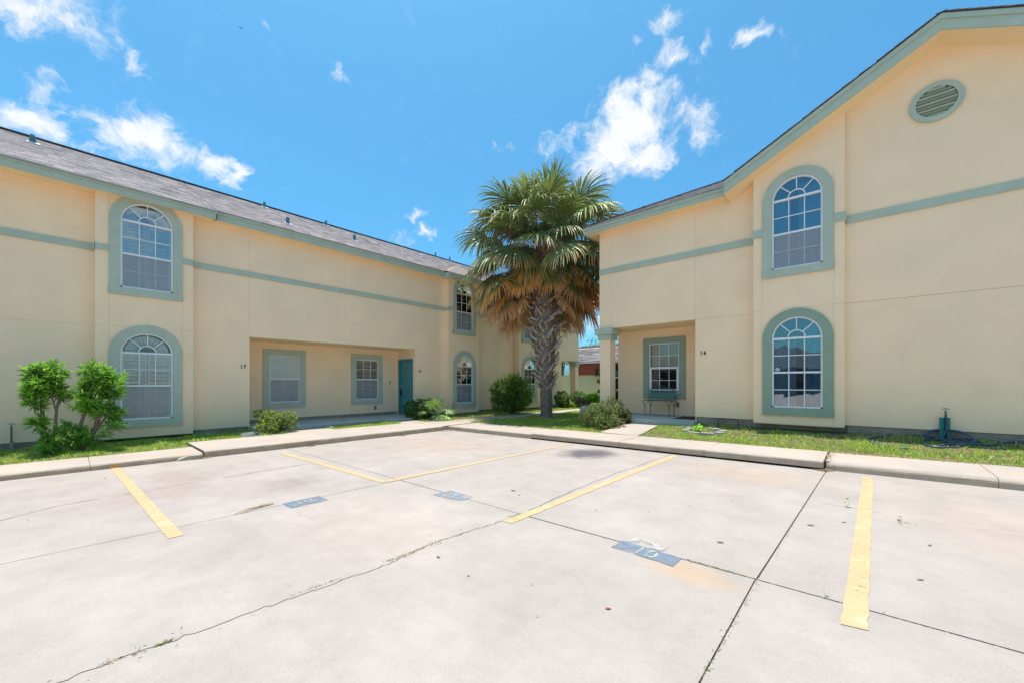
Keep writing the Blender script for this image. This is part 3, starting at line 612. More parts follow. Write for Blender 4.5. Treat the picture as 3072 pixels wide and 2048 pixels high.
def shutters(win, M, u0, u1, z0, z1, n=-.046, pitch=.082, ang=1.0, tilt_up=1):
    um = (u0 + u1) / 2
    for a, c in ((u0, um - .004), (um + .004, u1)):
        b = MB(M); t = .05
        b.box(a, a + t, z0, z1, n - .014, n + .014); b.box(c - t, c, z0, z1, n - .014, n + .014)
        for zz in (z0, z1 - .08, (z0 + z1) / 2 - .035): b.box(a + t, c - t, zz, zz + .07, n - .012, n + .012)
        b.build('shutter_frame', SHUT, win)
        for s0, s1 in ((z0 + .08, (z0 + z1) / 2 - .04), ((z0 + z1) / 2 + .04, z1 - .085)):
            k = int((s1 - s0) / pitch); p = (s1 - s0) / k
            for q in range(k):
                zc = s0 + p * (q + .5)
                MB(M).rbox(((a + c) / 2, zc, n), ((c - a) / 2 - t - .004, .040, .0045), R(-14), 'a').build('shutter_slat', SHUT, win)
def blinds(win, M, u0, u1, z0, z1, n=-.046, pitch=.048, tilt=35, m=None):
    b = MB(M); k = int((z1 - z0) / pitch)
    for q in range(k): b.rbox(((u0 + u1) / 2, z0 + pitch * (q + .5), n + .003 * math.sin(q * 5.1)), ((u1 - u0) / 2, .0235, .0012), R(90 - tilt) + .05 * math.sin(q * 3.7), 'a')
    b.box(u0, u1, z1, z1 + .04, n - .02, n + .02)
    tag(b.build('blind_slats', m or BLIND, win), kind='stuff')
def curtain(win, M, u0, u1, z0, z1, n=-.16, folds=7, amp=.03, seed=0, m=None, gather=0):
    rr = random.Random(seed); b = MB(M); nu = folds * 6; ph = [rr.uniform(0, 6) for _ in range(3)]
    for j in range(9):
        z = z1 + (z0 - z1) * j / 8
        for i in range(nu + 1):
            t = i / nu; u = u0 + (u1 - u0) * t + gather * (j / 8) * (.5 - t) * (u1 - u0)
            b.p(u, z, n + amp * math.sin(t * folds * 6.28 + ph[0] + .3 * j / 8) + amp * .5 * math.sin(t * folds * 2.3 * 6.28 + ph[1]))
    b.f = [(j * (nu + 1) + i, j * (nu + 1) + i + 1, (j + 1) * (nu + 1) + i + 1, (j + 1) * (nu + 1) + i) for j in range(8) for i in range(nu)]
    return b.build('curtain', m or CURT, win, smooth=True, fix=False)
def insect_screen(win, M, u0, u1, z0, z1, n):
    MB(M).box(u0, u1, z0, z1, n - .001, n).build('insect_screen', INSECT, win, fix=False)
def arch_window(bld, M, uc, zb, content, gm=None, trim=TRIM, screen=True, label=None, sticker=False):
    w = .445; zs = zb + 1.515; zt = zs + w; zr = zb + .765; t = .032
    b = MB(M)
    # outer white frame follows the arch
    b.ring(arch(uc, zs, w, zb), arch(uc, zs, w - t, zb, hw=w - t), -.05, .012, closed=False)
    b.box(uc - w, uc + w, zb, zb + t, -.05, .012)
    b.box(uc - w + t, uc + w - t, zs - .035, zs + .008, -.05, .02)
    b.box(uc - w + t, uc + w - t, zr - .02, zr + .02, -.045, .008)
    win = b.build('window', WHITE, bld)
    if label: win['label'] = label
    s = MB(M); ow = .62
    s.ring(arch(uc, zs, ow, zb - .17), arch(uc, zs, w + .002, zb - .002, hw=w + .002), 0, .042, closed=False)
    s.box(uc - ow, uc + ow, zb - .175, zb - .002, .0005, .0415)
    s.build('window_surround', trim, win)
    i = w - t
    lites(win, M, uc - i, uc + i, zr + .02, zs - .035, 3, 2, -.022, gm); lites(win, M, uc - i, uc + i, zb + t, zr - .02, 3, 2, -.030, gm)
    g_ = MB(M); muntins(g_, uc - i, uc + i, zr + .02, zs - .035, 3, 2, -.019, -.008); muntins(g_, uc - i, uc + i, zb + t, zr - .02, 3, 2, -.028, -.016)
    g_.build('muntin_grid', WHITE, win)
    # fanlight: five panes, half hub and three spokes
    zc = zs + .008; rh = .15
    for k in range(4):
        a0, a1 = math.pi * k / 4 + .01, math.pi * (k + 1) / 4 - .01
        pts = [(uc + rh * math.cos(a0 + (a1 - a0) * q / 4), zc + rh * math.sin(a0 + (a1 - a0) * q / 4)) for q in range(5)] + [(uc + i * math.cos(a1 + (a0 - a1) * q / 4), zc + i * math.sin(a1 + (a0 - a1) * q / 4)) for q in range(5)]
        MB(M).prism(pts, -.026, -.022).build('pane', gm or GLASS, win, fix=False)
    MB(M).prism([(uc + (rh - .01) * math.cos(math.pi * q / 8), zc + (rh - .01) * math.sin(math.pi * q / 8)) for q in range(9)], -.026, -.022).build('pane', gm or GLASS, win, fix=False)
    f_ = MB(M); oo = [(uc + (rh + .01) * math.cos(math.pi * q / 12), zc + (rh + .01) * math.sin(math.pi * q / 12)) for q in range(13)]; ii = [(uc + (rh - .01) * math.cos(math.pi * q / 12), zc + (rh - .01) * math.sin(math.pi * q / 12)) for q in range(13)]
    f_.ring(oo, ii, -.020, -.004, closed=False)
    for a in (45, 90, 135):
        ca, sa = math.cos(R(a)), math.sin(R(a)); rm = (rh + i) / 2
        f_.rbox((uc + rm * ca, zc + rm * sa, -.012), ((i - rh) / 2, .009, .0075), R(a), 'c')
    f_.build('fan_muntins', WHITE, win)
    if screen: insect_screen(win, M, uc - i, uc + i, zb + t, zr - .02, -.002)
    if content == 'shutter':
        shutters(win, M, uc - i, uc + i, zb + .03, zs - .03)
        for k in range(14):       # sunburst louvres in the fanlight
            a = math.pi * (k + .5) / 14; ca, sa = math.cos(a), math.sin(a); r0, r1 = .13, i - .03; rm = (r0 + r1) / 2
            bb = MB(M); h0, h1 = .012, .042
            pts = [(uc + r0 * ca - h0 * sa, zs + r0 * sa + h0 * ca), (uc + r0 * ca + h0 * sa, zs + r0 * sa - h0 * ca), (uc + r1 * ca + h1 * sa, zs + r1 * sa - h1 * ca), (uc + r1 * ca - h1 * sa, zs + r1 * sa + h1 * ca)]
            n0 = -.10; b2 = MB(M); [b2.p(*pts[q], n0 + (.012 if q in (0, 3) else -.012)) for q in range(4)]; b2.f = [(0, 1, 2, 3)]
            b2.build('shutter_slat', SHUT, win, fix=False)
        MB(M).box(uc - .42, uc + .42, zs - .03, zs + .03, -.115, -.085).build('shutter_rail', SHUT, win)
        room(win, M, uc - w, uc + w, zb, zt + .02, mat_interior, .35)
    elif content == 'blinds':
        blinds(win, M, uc - i + .01, uc + i - .01, zb + .03, zs - .06); room(win, M, uc - w, uc + w, zb, zt + .02, ROOMD)
    elif content == 'curtain':
        curtain(win, M, uc - i, uc - .02, zb + .02, zs - .0, seed=3, folds=4); curtain(win, M, uc + .10, uc + i, zb + .02, zs + .25, seed=5, folds=4, n=-.15)
        room(win, M, uc - w - .3, uc + w + .3, zb - .05, zt + .1, mat_blueroom, 1.4, n0=-.125)
    elif content == 'curtain2':
        curtain(win, M, uc - i, uc - .12, zb + .02, zs + .02, seed=8, folds=3); curtain(win, M, uc + .02, uc + i, zb + .02, zs + .34, seed=9, folds=4)
        room(win, M, uc - w - .3, uc + w + .3, zb - .05, zt + .1, mat_blueroom, 1.4, n0=-.125)
    if sticker:
        MB(M).prism([(uc - i + .07 + .045 * math.cos(q * math.pi / 4 + .39), zr + .07 + .034 * math.sin(q * math.pi / 4 + .39)) for q in range(8)], -.019, -.017).build('alarm_sticker', STICK, win)
        MB(M).box(uc - i + .04, uc - i + .10, zr + .06, zr + .078, -.0165, -.0155).build('sticker_print', STICKB, win)
    return (uc - w, uc + w, zb, zt)
STICK = mat('sticker_white', (.7, .8, .85), .4); STICKB = mat('sticker_blue', (.03, .15, .35), .4)
mat_interior = mat('interior_wall', (.80, .74, .63), .9, .1, 2); mat_blueroom = mat('blue_room_wall', (.07, .13, .18), .9, .15, 1.5)
def rect_window(bld, M, uc, zb, content, trim=TRIM, label=None, w=.45, h=1.49, big_sash=False):
    zt = zb + h; zr = zb + h / 2; t = .03; b = MB(M)
    frame_bars(b, uc - w, uc + w, zb, zt, t, -.05, .008); b.box(uc - w + t, uc + w - t, zr - .022, zr + .022, -.045, .006)
    if big_sash: frame_bars(b, uc - w + .015, uc + w - .015, zb + .06, zr + .035, .062, -.012, .022)
    win = b.build('window', WHITE, bld)
    if label: win['label'] = label
    s = MB(M); o = .17
    s.ring([(uc - w - o, zb - o), (uc + w + o, zb - o), (uc + w + o, zt + o), (uc - w - o, zt + o)], [(uc - w, zb), (uc + w, zb), (uc + w, zt), (uc - w, zt)], 0, .045).build('window_surround', trim, win)
    i = w - t
    lites(win, M, uc - i, uc + i, zr + .022, zt - t, 3, 2, -.022); lites(win, M, uc - i, uc + i, zb + t, zr - .022, 3, 2, -.030)
    g_ = MB(M); muntins(g_, uc - i, uc + i, zr + .022, zt - t, 3, 2, -.019, -.008, .016); muntins(g_, uc - i, uc + i, zb + t, zr - .022, 3, 2, -.028, -.016, .014)
    g_.build('muntin_grid', WHITE, win)
    if content == 'shutter':
        shutters(win, M, uc - i, uc + i, zb + .02, zt - .03, pitch=.078); room(win, M, uc - w, uc + w, zb, zt, mat_interior, .35); insect_screen(win, M, uc - i, uc + i, zb + t, zr - .022, -.004)
    if content == 'blinds':
        blinds(win, M, uc - i + .01, uc + i - .01, zb + .02, zt - .07); room(win, M, uc - w, uc + w, zb, zt); insect_screen(win, M, uc - i, uc + i, zb + t, zr - .022, -.004)
    if content == 'open':
        MB(M).box(uc - i, uc + i, zr + .03, zt - .02, -.12, -.112).build('roller_blind', FROST, win); room(win, M, uc - w - .2, uc + w + .2, zb - .1, zt + .1)
    return (uc - w, uc + w, zb, zt)

SHING = bpy.data.materials.new('asphalt_shingle'); SHING.use_nodes = True
_t = SHING.node_tree; _b = _t.nodes['Principled BSDF']; _b.inputs['Roughness'].default_value = .95; _b.inputs['Specular IOR Level'].default_value = .15
_g = N(_t, 'ShaderNodeNewGeometry'); _r = N(_t, 'ShaderNodeValToRGB'); _r.color_ramp.elements[0].color = (.34, .285, .28, 1); _r.color_ramp.elements[1].color = (.60, .52, .50, 1)
_e = _r.color_ramp.elements.new(.5); _e.color = (.46, .39, .38, 1)
_n = N(_t, 'ShaderNodeTexNoise'); _n.inputs['Scale'].default_value = 60; _n.inputs['Detail'].default_value = 4; _t.links.new(_g.outputs['Position'], _n.inputs['Vector'])
_a = N(_t, 'ShaderNodeMath', operation='ADD'); _t.links.new(_g.outputs['Random Per Island'], _a.inputs[0]); _m = N(_t, 'ShaderNodeMath', operation='MULTIPLY_ADD'); _m.inputs[1].default_value = .7; _m.inputs[2].default_value = -.35
_t.links.new(_n.outputs['Fac'], _m.inputs[0]); _t.links.new(_m.outputs[0], _a.inputs[1]); _t.links.new(_a.outputs[0], _r.inputs[0]); _t.links.new(_r.outputs[0], _b.inputs['Base Color'])
def shingles(parent, A, udir, up, U0, U1, L, clip=None, exp=.14, tw=.32, th=.007, seed=0, mtl=SHING):
    """courses of separate tabs laid from the eave line upwards; A origin, udir along the eave, up along the slope"""
    rr = np.random.default_rng(seed); A = np.array(A, float); ud = np.array(udir, float); upv = np.array(up, float); upv /= np.linalg.norm(upv)
    nn = np.cross(ud, upv); nn /= np.linalg.norm(nn); nn = nn if nn[2] > 0 else -nn
    V = []; Q = []; k = 0
    for c in range(int(L / exp)):
        u = U0 - rr.uniform(0, tw)
        while u < U1:
            w = tw * rr.uniform(.45, 1.0); a, b = max(u, U0), min(u + w, U1); u += w
            if b - a < .03: continue
            s0 = c * exp - rr.uniform(0, .008) * 1; s1 = (c + 1) * exp + .03
            if clip and not (clip(a, s0) and clip(b, s0) and clip((a + b) / 2, min(s1, L))): continue
            h = th + rr.uniform(0, .006)
            for (uu, ss, hh) in ((a, s0, h), (b - .003, s0, h), (b - .003, s1, .001), (a, s1, .001), (a, s0, -.003), (b - .003, s0, -.003)):
                V.append(A + ud * uu + upv * ss + nn * hh)
            Q += [(k, k + 1, k + 2, k + 3), (k + 4, k + 5, k + 1, k)]; k += 6
    return tag(npobj('roof_shingles', mtl, V, None, Q, None, parent), kind='stuff')
def number(bld, txt, M, uc, zc, size, m=METALD, name='house_number'):
    for i, chh in enumerate(txt):
        cu = bpy.data.curves.new('n', 'FONT'); cu.body = chh; cu.size = size; cu.extrude = .006; cu.align_x = 'CENTER'; cu.align_y = 'CENTER'; cu.offset = .0012
        o = bpy.data.objects.new('n', cu); COL.objects.link(o); bpy.context.view_layer.update()
        me = bpy.data.meshes.new_from_object(o.evaluated_get(bpy.context.evaluated_depsgraph_get())); bpy.data.objects.remove(o); g_ = org(bld)
        for v in me.vertices:
            q = M(uc + (i - (len(txt) - 1) / 2) * size * .52 + v.co.x * .8, zc + v.co.y, .008 + v.co.z); v.co = Vector(q) - g_
        me.materials.clear(); me.materials.append(m); me.name = name
        link(bpy.data.objects.new(name, me), bld)
def fascia(bld, M, u0, u1, z, nf, h=.21, crown=True, m=TRIM, name='fascia'):
    """board whose outer face is nf in front of the wall plane, with a small crown strip on top"""
    MB(M).box(u0, u1, z, z + h, nf - .025, nf).build(name, m, bld)
    MB(M).box(u0, u1, z + h - .075, z + h + .012, nf + .001, nf + .022).build('crown_strip', m, bld)

# ---- left building: units 17, 16 and the one behind the palm
Lb = thing('townhouse_row', (-12.54, 5, .1), 'long cream stucco townhouse row on the left with house numbers 17 and 16', 'building')
W = LW(-12.54); B1 = LW(-12.29); B2 = LW(-12.24); P = LW(-13.79)
zB = .24; zJ = 2.68; zT = 5.60
wall(Lb, W, -9, .36, zB, zT, (), (zJ,))
wall(Lb, W, 2.02, 3.275, zB, zJ); wall(Lb, W, 2.02, 9.99, zJ, zT, (3.27, 5.94, 8.63))
wall(Lb, W, 8.645, 9.99, zB, zJ)
wall(Lb, W, 11.6, 14.28, zB, zT, (13.2,), (zJ,)); wall(Lb, W, 15.95, 18.3, zB, zJ, (17.1,)); wall(Lb, W, 15.95, 20.1, zJ, zT, (17.1, 18.9))
WIN_L = []
for nm, uc, M, lab in (('a', 1.19, B1, None), ('b', 10.82, B2, None), ('c', 15.12, B2, None)):
    c0 = 'shutter' if nm == 'a' else 'blinds'
    hl = arch_window(Lb, M, uc, .595, c0, label={'a': 'lower arched window with white louvred shutters', 'b': 'lower arched window with half open blinds', 'c': None}[nm], sticker=(nm == 'a'))
    hu = arch_window(Lb, M, uc, 3.545, c0, GLASSB if nm == 'a' else None)
    h_ = [(hl[0] + .0, hl[1], hl[2], hl[3]), hu]
    wall(Lb, M, uc - .83, uc + .83, zB - .03, zT, (uc - .62, uc + .62), (zJ,), h_, name='bay_panel')
    d = .25 if nm == 'a' else .30
    x1 = -12.54 + d
    # cheeks and underside of the bay
    for y, s in ((uc - .83, -1), (uc + .83, 1)):
        MB().box(-12.56, x1 - .121, y - (0 if s < 0 else .02), y + (.02 if s < 0 else 0), zB - .03, zT).build('bay_cheek', CREAM, Lb, fix=False)
    MB().box(-12.56, x1 - .002, uc - .828, uc + .828, zB - .05, zB - .031).build('bay_underside', CREAM2, Lb)
    # band returns around the bay
    for a, b in ((uc - .84, uc - .60), (uc + .60, uc + .84)): MB(M).box(a, b, 4.292, 4.425, .0, .028).build('trim_band', TRIM, Lb)
    for y0_, y1_ in ((uc - .858, uc - .831), (uc + .831, uc + .858)): MB().box(-12.54 + .03, x1 + .028, y0_, y1_, 4.292, 4.425).build('trim_band', TRIM, Lb)
for a, b in ((-9, .332), (2.048, 9.962), (11.678, 14.262), (15.978, 20.13)): MB(W).box(a, b, 4.305, 4.45, 0, .03).build('trim_band', TRIM, Lb)
MB().box(-14.3, -12.51, 20.1, 20.13, 4.305, 4.45).build('trim_band', TRIM, Lb)
# recessed porch between units 17 and 16
h1 = rect_window(Lb, P, 4.575, .805, 'shutter', TRIM, 'porch window with closed white shutters beside number 17')
h2 = rect_window(Lb, P, 7.375, .805, 'blinds', TRIM, 'porch window with open dark blinds near the teal door')
wall(Lb, P, 3.275, 8.64, .30, zJ, (3.96, 5.18, 6.75, 7.99), (), (h1, h2))
MB(P).box(3.275, 8.64, .2, .298, -.05, -.006).build('foundation', FOUND, Lb)
MB().box(-13.8, -12.543, 3.255, 3.278, .2, zJ).build('wall_panel', CREAM, Lb)
MB().box(-13.8, -12.56, 3.275, 8.64, zJ + .002, zJ + .02).build('porch_ceiling', CREAM2, Lb)
Dp = RW(8.64)     # side wall with the teal door of unit 16
wall(Lb, Dp, -13.79, -12.543, .2, zJ, (), (), ((-13.60, -12.70, .2, 2.31),))
d_ = MB(Dp); d_.box(-13.665, -13.585, .205, 2.34, -.1, .02); d_.box(-12.755, -12.69, .205, 2.34, -.1, .02); d_.box(-13.585, -12.755, 2.265, 2.34, -.1, .02)
d_.build('door_frame', TEAL, Lb)
door = MB(Dp).box(-13.583, -12.757, .225, 2.262, -.09, -.045).build('door', mat('teal_door_paint', (.08, .27, .29), .5, .05, 3), Lb); door['label'] = 'teal six panel door of unit 16'
for (a, b) in ((-13.50, -13.22), (-13.12, -12.84)):
    for (c, e) in ((.40, .95), (1.08, 1.72), (1.84, 2.14)):
        p_ = MB(Dp); p_.ring([(a, c), (b, c), (b, e), (a, e)], [(a + .03, c + .03), (b - .03, c + .03), (b - .03, e - .03), (a + .03, e - .03)], -.0445, -.036); p_.build('door_panel', door.data.materials[0], door)
MB(Dp).tube([(-13.52, 1.32, -.045), (-13.52, 1.32, -.01)], .028, 12).build('deadbolt', mat('chrome', (.7, .7, .68), .25, metal=1), door)
hb = MB(Dp); hb.tube([(-13.52, 1.14, -.045), (-13.52, 1.14, .0)], .03, 12); hb.box(-13.56, -13.48, .93, 1.10, -.03, .005); hb.build('lock_box', METALD, door)
MB(Dp).box(-13.60, -12.70, .205, .225, -.1, .01).build('threshold', FOUND, Lb)
MB(P).box(8.30, 8.335, 1.40, 1.49, .002, .02).build('doorbell', METALD, Lb)
MB(P).box(7.66, 7.74, .42, .56, .002, .035).build('outlet_cover', mat('grey_box', (.16, .20, .21), .6), Lb)
number(Lb, '17', W, 3.125, 1.855, .15); number(Lb, '16', W, 8.83, 1.868, .14)
MB().box(-13.8, -11.76, 3.28, 8.64, .05, .2).build('porch_slab', PORCHC, Lb, bevel=.008)
# foundations
for a, b in ((-9, .3), (2.1, 3.275), (8.645, 9.95), (11.7, 14.2), (16.0, 18.3)): MB(W).box(a, b, -.05, zB - .004, -.2, -.022).build('foundation', FOUND, Lb)
for a, b in ((.3, 2.1), (9.95, 11.7), (14.2, 16.0)): MB(W).box(a, b, -.05, zB - .034, -.25, -.03).build('foundation', FOUND, Lb)
# open corner porch at the far end with its column
MB().box(-14.3, -14.28, 18.3, 20.1, .2, zJ).build('wall_panel', CREAM, Lb)
MB().box(-14.3, -12.56, 18.28, 18.3, .2, zJ).build('wall_panel', CREAM, Lb)
MB().box(-14.3, -12.56, 18.3, 20.08, zJ + .002, zJ + .02).build('porch_ceiling', CREAM2, Lb)
MB().box(-14.3, -12.563, 20.08, 20.1, zJ, zT).build('wall_panel', CREAM, Lb)
MB().box(-14.28, -12.3, 18.32, 20.3, .0, .2).build('porch_slab', PORCHC, Lb)
c_ = MB().box(-12.88, -12.55, 19.75, 20.08, .2, 2.45).build('porch_column', CREAM, Lb)
MB().box(-12.93, -12.50, 19.70, 20.13, 2.38, 2.53).build('capital', TRIM, c_); MB().box(-12.98, -12.45, 19.65, 20.18, 2.53, 2.68).build('capital', TRIM, c_)
# body behind
MB().box(-20.6, -20.4, -9, 20.1, .1, zT).build('rear_wall', CREAM, Lb); MB().box(-20.4, -12.56, -9.02, -9, .1, zT).build('end_wall', CREAM, Lb); MB().box(-20.4, -14.3, 20.08, 20.1, .1, zT).build('end_wall', CREAM, Lb)
# eaves: deeper over the near section, shallower over unit 16
sl = .5; E0 = -12.04; E1 = -12.24; E2 = -12.0
zr_ = lambda x: 5.80 + sl * (-12.24 - x)
MB(W).box(-9.2, 2.43, 5.545, 5.57, -.1, .478).build('soffit', CREAM2, Lb); MB(W).box(2.43, 20.38, 5.575, 5.60, -.1, .276).build('soffit', CREAM2, Lb)
fascia(Lb, W, -9.2, 2.45, 5.495, .50, .205); fascia(Lb, W, 2.40, 9.80, 5.545, .30, .225)
MB(W).box(2.43, 2.455, 5.495, 5.72, .30, .50).build('fascia', TRIM, Lb)
fascia(Lb, W, 9.80, 11.95, 5.50, .54, .22); MB(W).box(9.80, 9.825, 5.50, 5.73, .30, .515).build('fascia', TRIM, Lb); MB(W).box(11.925, 11.95, 5.50, 5.73, .30, .515).build('fascia', TRIM, Lb); MB(W).box(9.82, 11.93, 5.55, 5.57, .25, .515).build('soffit', CREAM2, Lb)
fascia(Lb, W, 11.95, 20.5, 5.545, .30, .225); MB().box(-20.7, -12.24, 20.48, 20.505, 5.545, 5.77).build('fascia', TRIM, Lb)
xr = -16.5
def deck(x0, y0, y1, yr1, dz=0):
    b = MB(); b.v = [(x0, y0, zr_(x0) - .012 + dz), (x0, y1, zr_(x0) - .012 + dz), (xr, yr1, zr_(xr) - .012), (xr, y0, zr_(xr) - .012)]; b.f = [(0, 1, 2, 3)]
    b.build('roof_deck', ROOFE, Lb, fix=False)
deck(E0 + .03, -9.2, 2.46, 2.46); deck(E1 + .03, 2.40, 20.5, 16.3)
b = MB(); b.v = [(E1, 20.5, zr_(E1) - .012), (-20.76, 20.5, zr_(E1) - .012), (xr, 16.3, zr_(xr) - .012), (E0, -9.2, zr_(xr) - .012), (-20.96, -9.2, zr_(E0) - .012), (xr, -9.2, zr_(xr) - .012), (-20.76, 20.5, zr_(E1) - .012)]; b.f = [(0, 1, 2), (4, 5, 2, 6)]
b.build('roof_deck', ROOFE, Lb, fix=False)
upv = (-1, 0, sl); un = math.hypot(1, sl)
shingles(Lb, (E0 + .045, 0, zr_(E0 + .045)), (0, 1, 0), upv, -9.2, 2.46, (E0 + .045 - xr) * un, seed=1)
shingles(Lb, (E1 + .045, 0, zr_(E1 + .045)), (0, 1, 0), upv, 2.47, 20.5, (E1 + .045 - xr) * un, clip=lambda u, s: u < 20.52 - s / un, seed=2)
# little cross roof over the second bay
br = MB(); yc = 10.87; hgt = .62
x_in = -12.24 - hgt / sl - .1
br.v = [(E2 + .03, yc - 1.09, 5.735), (E2 + .03, yc + 1.09, 5.735), (x_in, yc, 5.735 + hgt), (x_in, yc - .0, 5.735 + hgt), (-12.6, yc - 1.09, 5.93), (-12.6, yc + 1.09, 5.93), (-12.75, yc, 5.735 + hgt)]
br.f = [(0, 1, 6), (0, 6, 2, 4), (1, 5, 2, 6)]
tag(br.build('dormer_roof', mat('roof_grey', (.24, .20, .195), .95, .15, 6), Lb, fix=False))
MB().box(xr - .10, xr + .10, -9.2, 16.3, zr_(xr) - .035, zr_(xr) + .018).build('ridge_cap', ROOFE, Lb)
# roof vents and pipes
for (x, y, k) in ((-15.3, -.61, 1), (-16.1, 4.67, 0), (-13.35, 4.51, 1), (-16.15, 6.87, 0), (-13.9, 6.94, 1), (-16.1, 12.3, 2), (-16.2, 13.3, 2)):
    z = zr_(x); f_ = MB().prism([(-.16, -.13), (.16, -.13), (.16, .16), (-.16, .16)], 0, .012); s_ = sl
    f_.v = [(x + c_[0] * .7, y + c_[1] * .75, z + .012 - sl * c_[0] * .7 + c_[2]) for c_ in f_.v]
    pv = f_.build('roof_flashing', mat('lead_flashing', (.42, .44, .46), .5, metal=.3) if 'lead_flashing' not in bpy.data.materials else bpy.data.materials['lead_flashing'], Lb)
    r0, r1, hh = ((.055, .045, .20), (.065, .05, .21), (.04, .035, .26))[k]
    q = MB(); q.tube([(x, y, z - .05), (x, y, z + hh * .8), (x, y, z + hh)], [r0, r1, r1 * .8], 10); q.build('vent_pipe', PIPEM, pv, smooth=False)

# ---- right building: gabled unit 14 and its porch wing
Rb = thing('townhouse', (-1, 10.6, .3), 'cream stucco gabled townhouse on the right with round vent and number 14', 'building')
G = RW(10.54); GW = RW(10.65); GB = RW(10.41); PR = RW(11.85)
zB = .565; zJ = 3.035; zS = 5.90; px = 1.05
gz = lambda x: 7.60 - .515 * abs(x - px)
hl = arch_window(Rb, GB, -1.035, .887, 'curtain', GLASSB, TRIMD, screen=False, label='lower arched window with blue grey curtains and darker green surround', sticker=True)
hu = arch_window(Rb, GB, -1.035, 3.92, 'curtain2', GLASSB, TRIM, screen=True, label='upper arched window with blue curtains and a screened lower sash')
wall(Rb, GB, -1.84, -.241, zB - .03, 6.0, (-1.67, -.41), (zJ,), (hl, hu), name='bay_panel')
b = MB(GB); b.prism([(-1.84, 6.001), (-.241, 6.001), (-.241, gz(-.241) + .05), (-1.84, gz(-1.84) + .05)], -.10, 0); b.build('bay_panel', CREAM, Rb)
MB().box(-.261, -.241, 10.53, 10.56, zB - .03, gz(-.24)).build('bay_cheek', CREAM, Rb); MB().box(-1.84, -1.82, 10.53, 10.67, zB - .03, gz(-1.84)).build('bay_cheek', CREAM, Rb)
MB().box(-1.838, -.243, 10.42, 10.66, zB - .05, zB - .031).build('bay_underside', CREAM2, Rb)
wall(Rb, G, -.241, 4.45, zB, zJ, (), ()); wall(Rb, G, -.241, 4.45, zJ + .005, gz(4.45), (), ())
z0 = gz(4.45) + .001
b = MB(G); b.prism([(-.241, z0), (4.45, z0), (px, gz(px)), (-.241, gz(-.241))], -.12, 0); b.build('gable_panel', CREAM, Rb)
wall(Rb, GW, -3.17, -1.84, zB, zJ); wall(Rb, GW, -5.91, -1.84, zJ + .004, zS, (-5.50, -3.165))
for a, b_2 in ((-5.94, -1.865), (-.213, 4.48)):
    MB(GW if a < -3 else G).box(a, b_2, 4.65, 4.81, 0, .03).build('trim_band', TRIM, Rb)
MB().box(-5.94, -5.91, 10.62, 23, 4.65, 4.81).build('trim_band', TRIM, Rb)
for a, b_2 in ((-1.868, -1.64), (-.44, -.213)): MB(GB).box(a, b_2, 4.70, 4.875, 0, .028).build('trim_band', TRIM, Rb)
MB().box(-.2405, -.213, 10.41, 10.505, 4.70, 4.875).build('trim_band', TRIM, Rb); MB().box(-1.868, -1.8405, 10.41, 10.615, 4.70, 4.875).build('trim_band', TRIM, Rb)
for a, b_2, M, zz in ((-.2, 4.45, G, zB), (-3.17, -1.9, GW, zB), (-1.9, -.2, RW(10.60), zB - .03)): MB(M).box(a, b_2, -.05, zz - .004, -.2, -.022).build('foundation', FOUND, Rb)
# round louvre vent
vx, vz = 1.035, 6.555; r0, r1 = .352, .265
o_ = [(vx + r0 * math.cos(k * math.pi / 24), vz + r0 * math.sin(k * math.pi / 24)) for k in range(48)]; i_ = [(vx + r1 * math.cos(k * math.pi / 24), vz + r1 * math.sin(k * math.pi / 24)) for k in range(48)]
vt = MB(G).ring(o_, i_, 0, .045).build('gable_vent', TRIM, Rb)
MB(G).prism(i_, .001, .004).build('vent_backing', METALD, vt)
for k in range(9):
    z = vz - r1 + (k + .5) * 2 * r1 / 9; hw_ = math.sqrt(max(0, r1 * r1 - (z - vz) ** 2)) - .004
    MB(G).rbox((vx, z, .020), (hw_, .024, .003), R(48), 'a').build('vent_slat', TRIMD if k % 2 else TRIM, vt)
# rake of the gable
yF = 10.05
def rake(s):
    xe = px + s * 3.42; n_ = MB(lambda a, z, n: (a, yF + n, z)); ze = 7.82 - .515 * 3.42
    h = .265
    n_.prism([(px, 7.82 - h), (px, 7.82), (xe, ze), (xe, ze - h)], 0, .028); n_.build('rake_board', TRIM, Rb)
    c2 = MB(lambda a, z, n: (a, yF + n, z)); c2.prism([(px, 7.82 - .085), (px, 7.835), (xe, ze + .015), (xe, ze - .085)], -.022, -.001); c2.build('crown_strip', TRIM, Rb)
    so = MB(); d = .0
    zz = lambda x: 7.82 - .515 * abs(x - px) - h + d
    so.v = [(px, yF + .028, zz(px)), (xe, yF + .028, zz(xe)), (xe, 10.67, zz(xe)), (px, 10.67, zz(px))]; so.f = [(0, 1, 2, 3)]; so.build('soffit', CREAM2, Rb, fix=False)
    dk = MB(); z2 = lambda x: 7.82 - .515 * abs(x - px) + .005
    dk.v = [(px, yF - .03, z2(px)), (xe, yF - .03, z2(xe)), (xe, 19, z2(xe)), (px, 19, z2(px)), (px, yF - .03, z2(px) + .018), (xe, yF - .03, z2(xe) + .018), (xe, 19, z2(xe) + .018), (px, 19, z2(px) + .018)]
    dk.f = [(0, 1, 2, 3), (4, 5, 6, 7), (0, 1, 5, 4)]; dk.build('roof_deck', ROOFE, Rb, fix=False)
    e = MB(); q = 0; x = px
    shingles(Rb, (xe + s * .02, 0, ze + .02), (0, 1, 0), (-s, 0, .515), yF - .045, 19, 3.42 * math.hypot(1, .515), seed=5 + s)
rake(-1); rake(1)
MB().box(px - .07, px + .07, yF - .03, 19, 7.825, 7.845).build('ridge_cap', ROOFE, Rb)
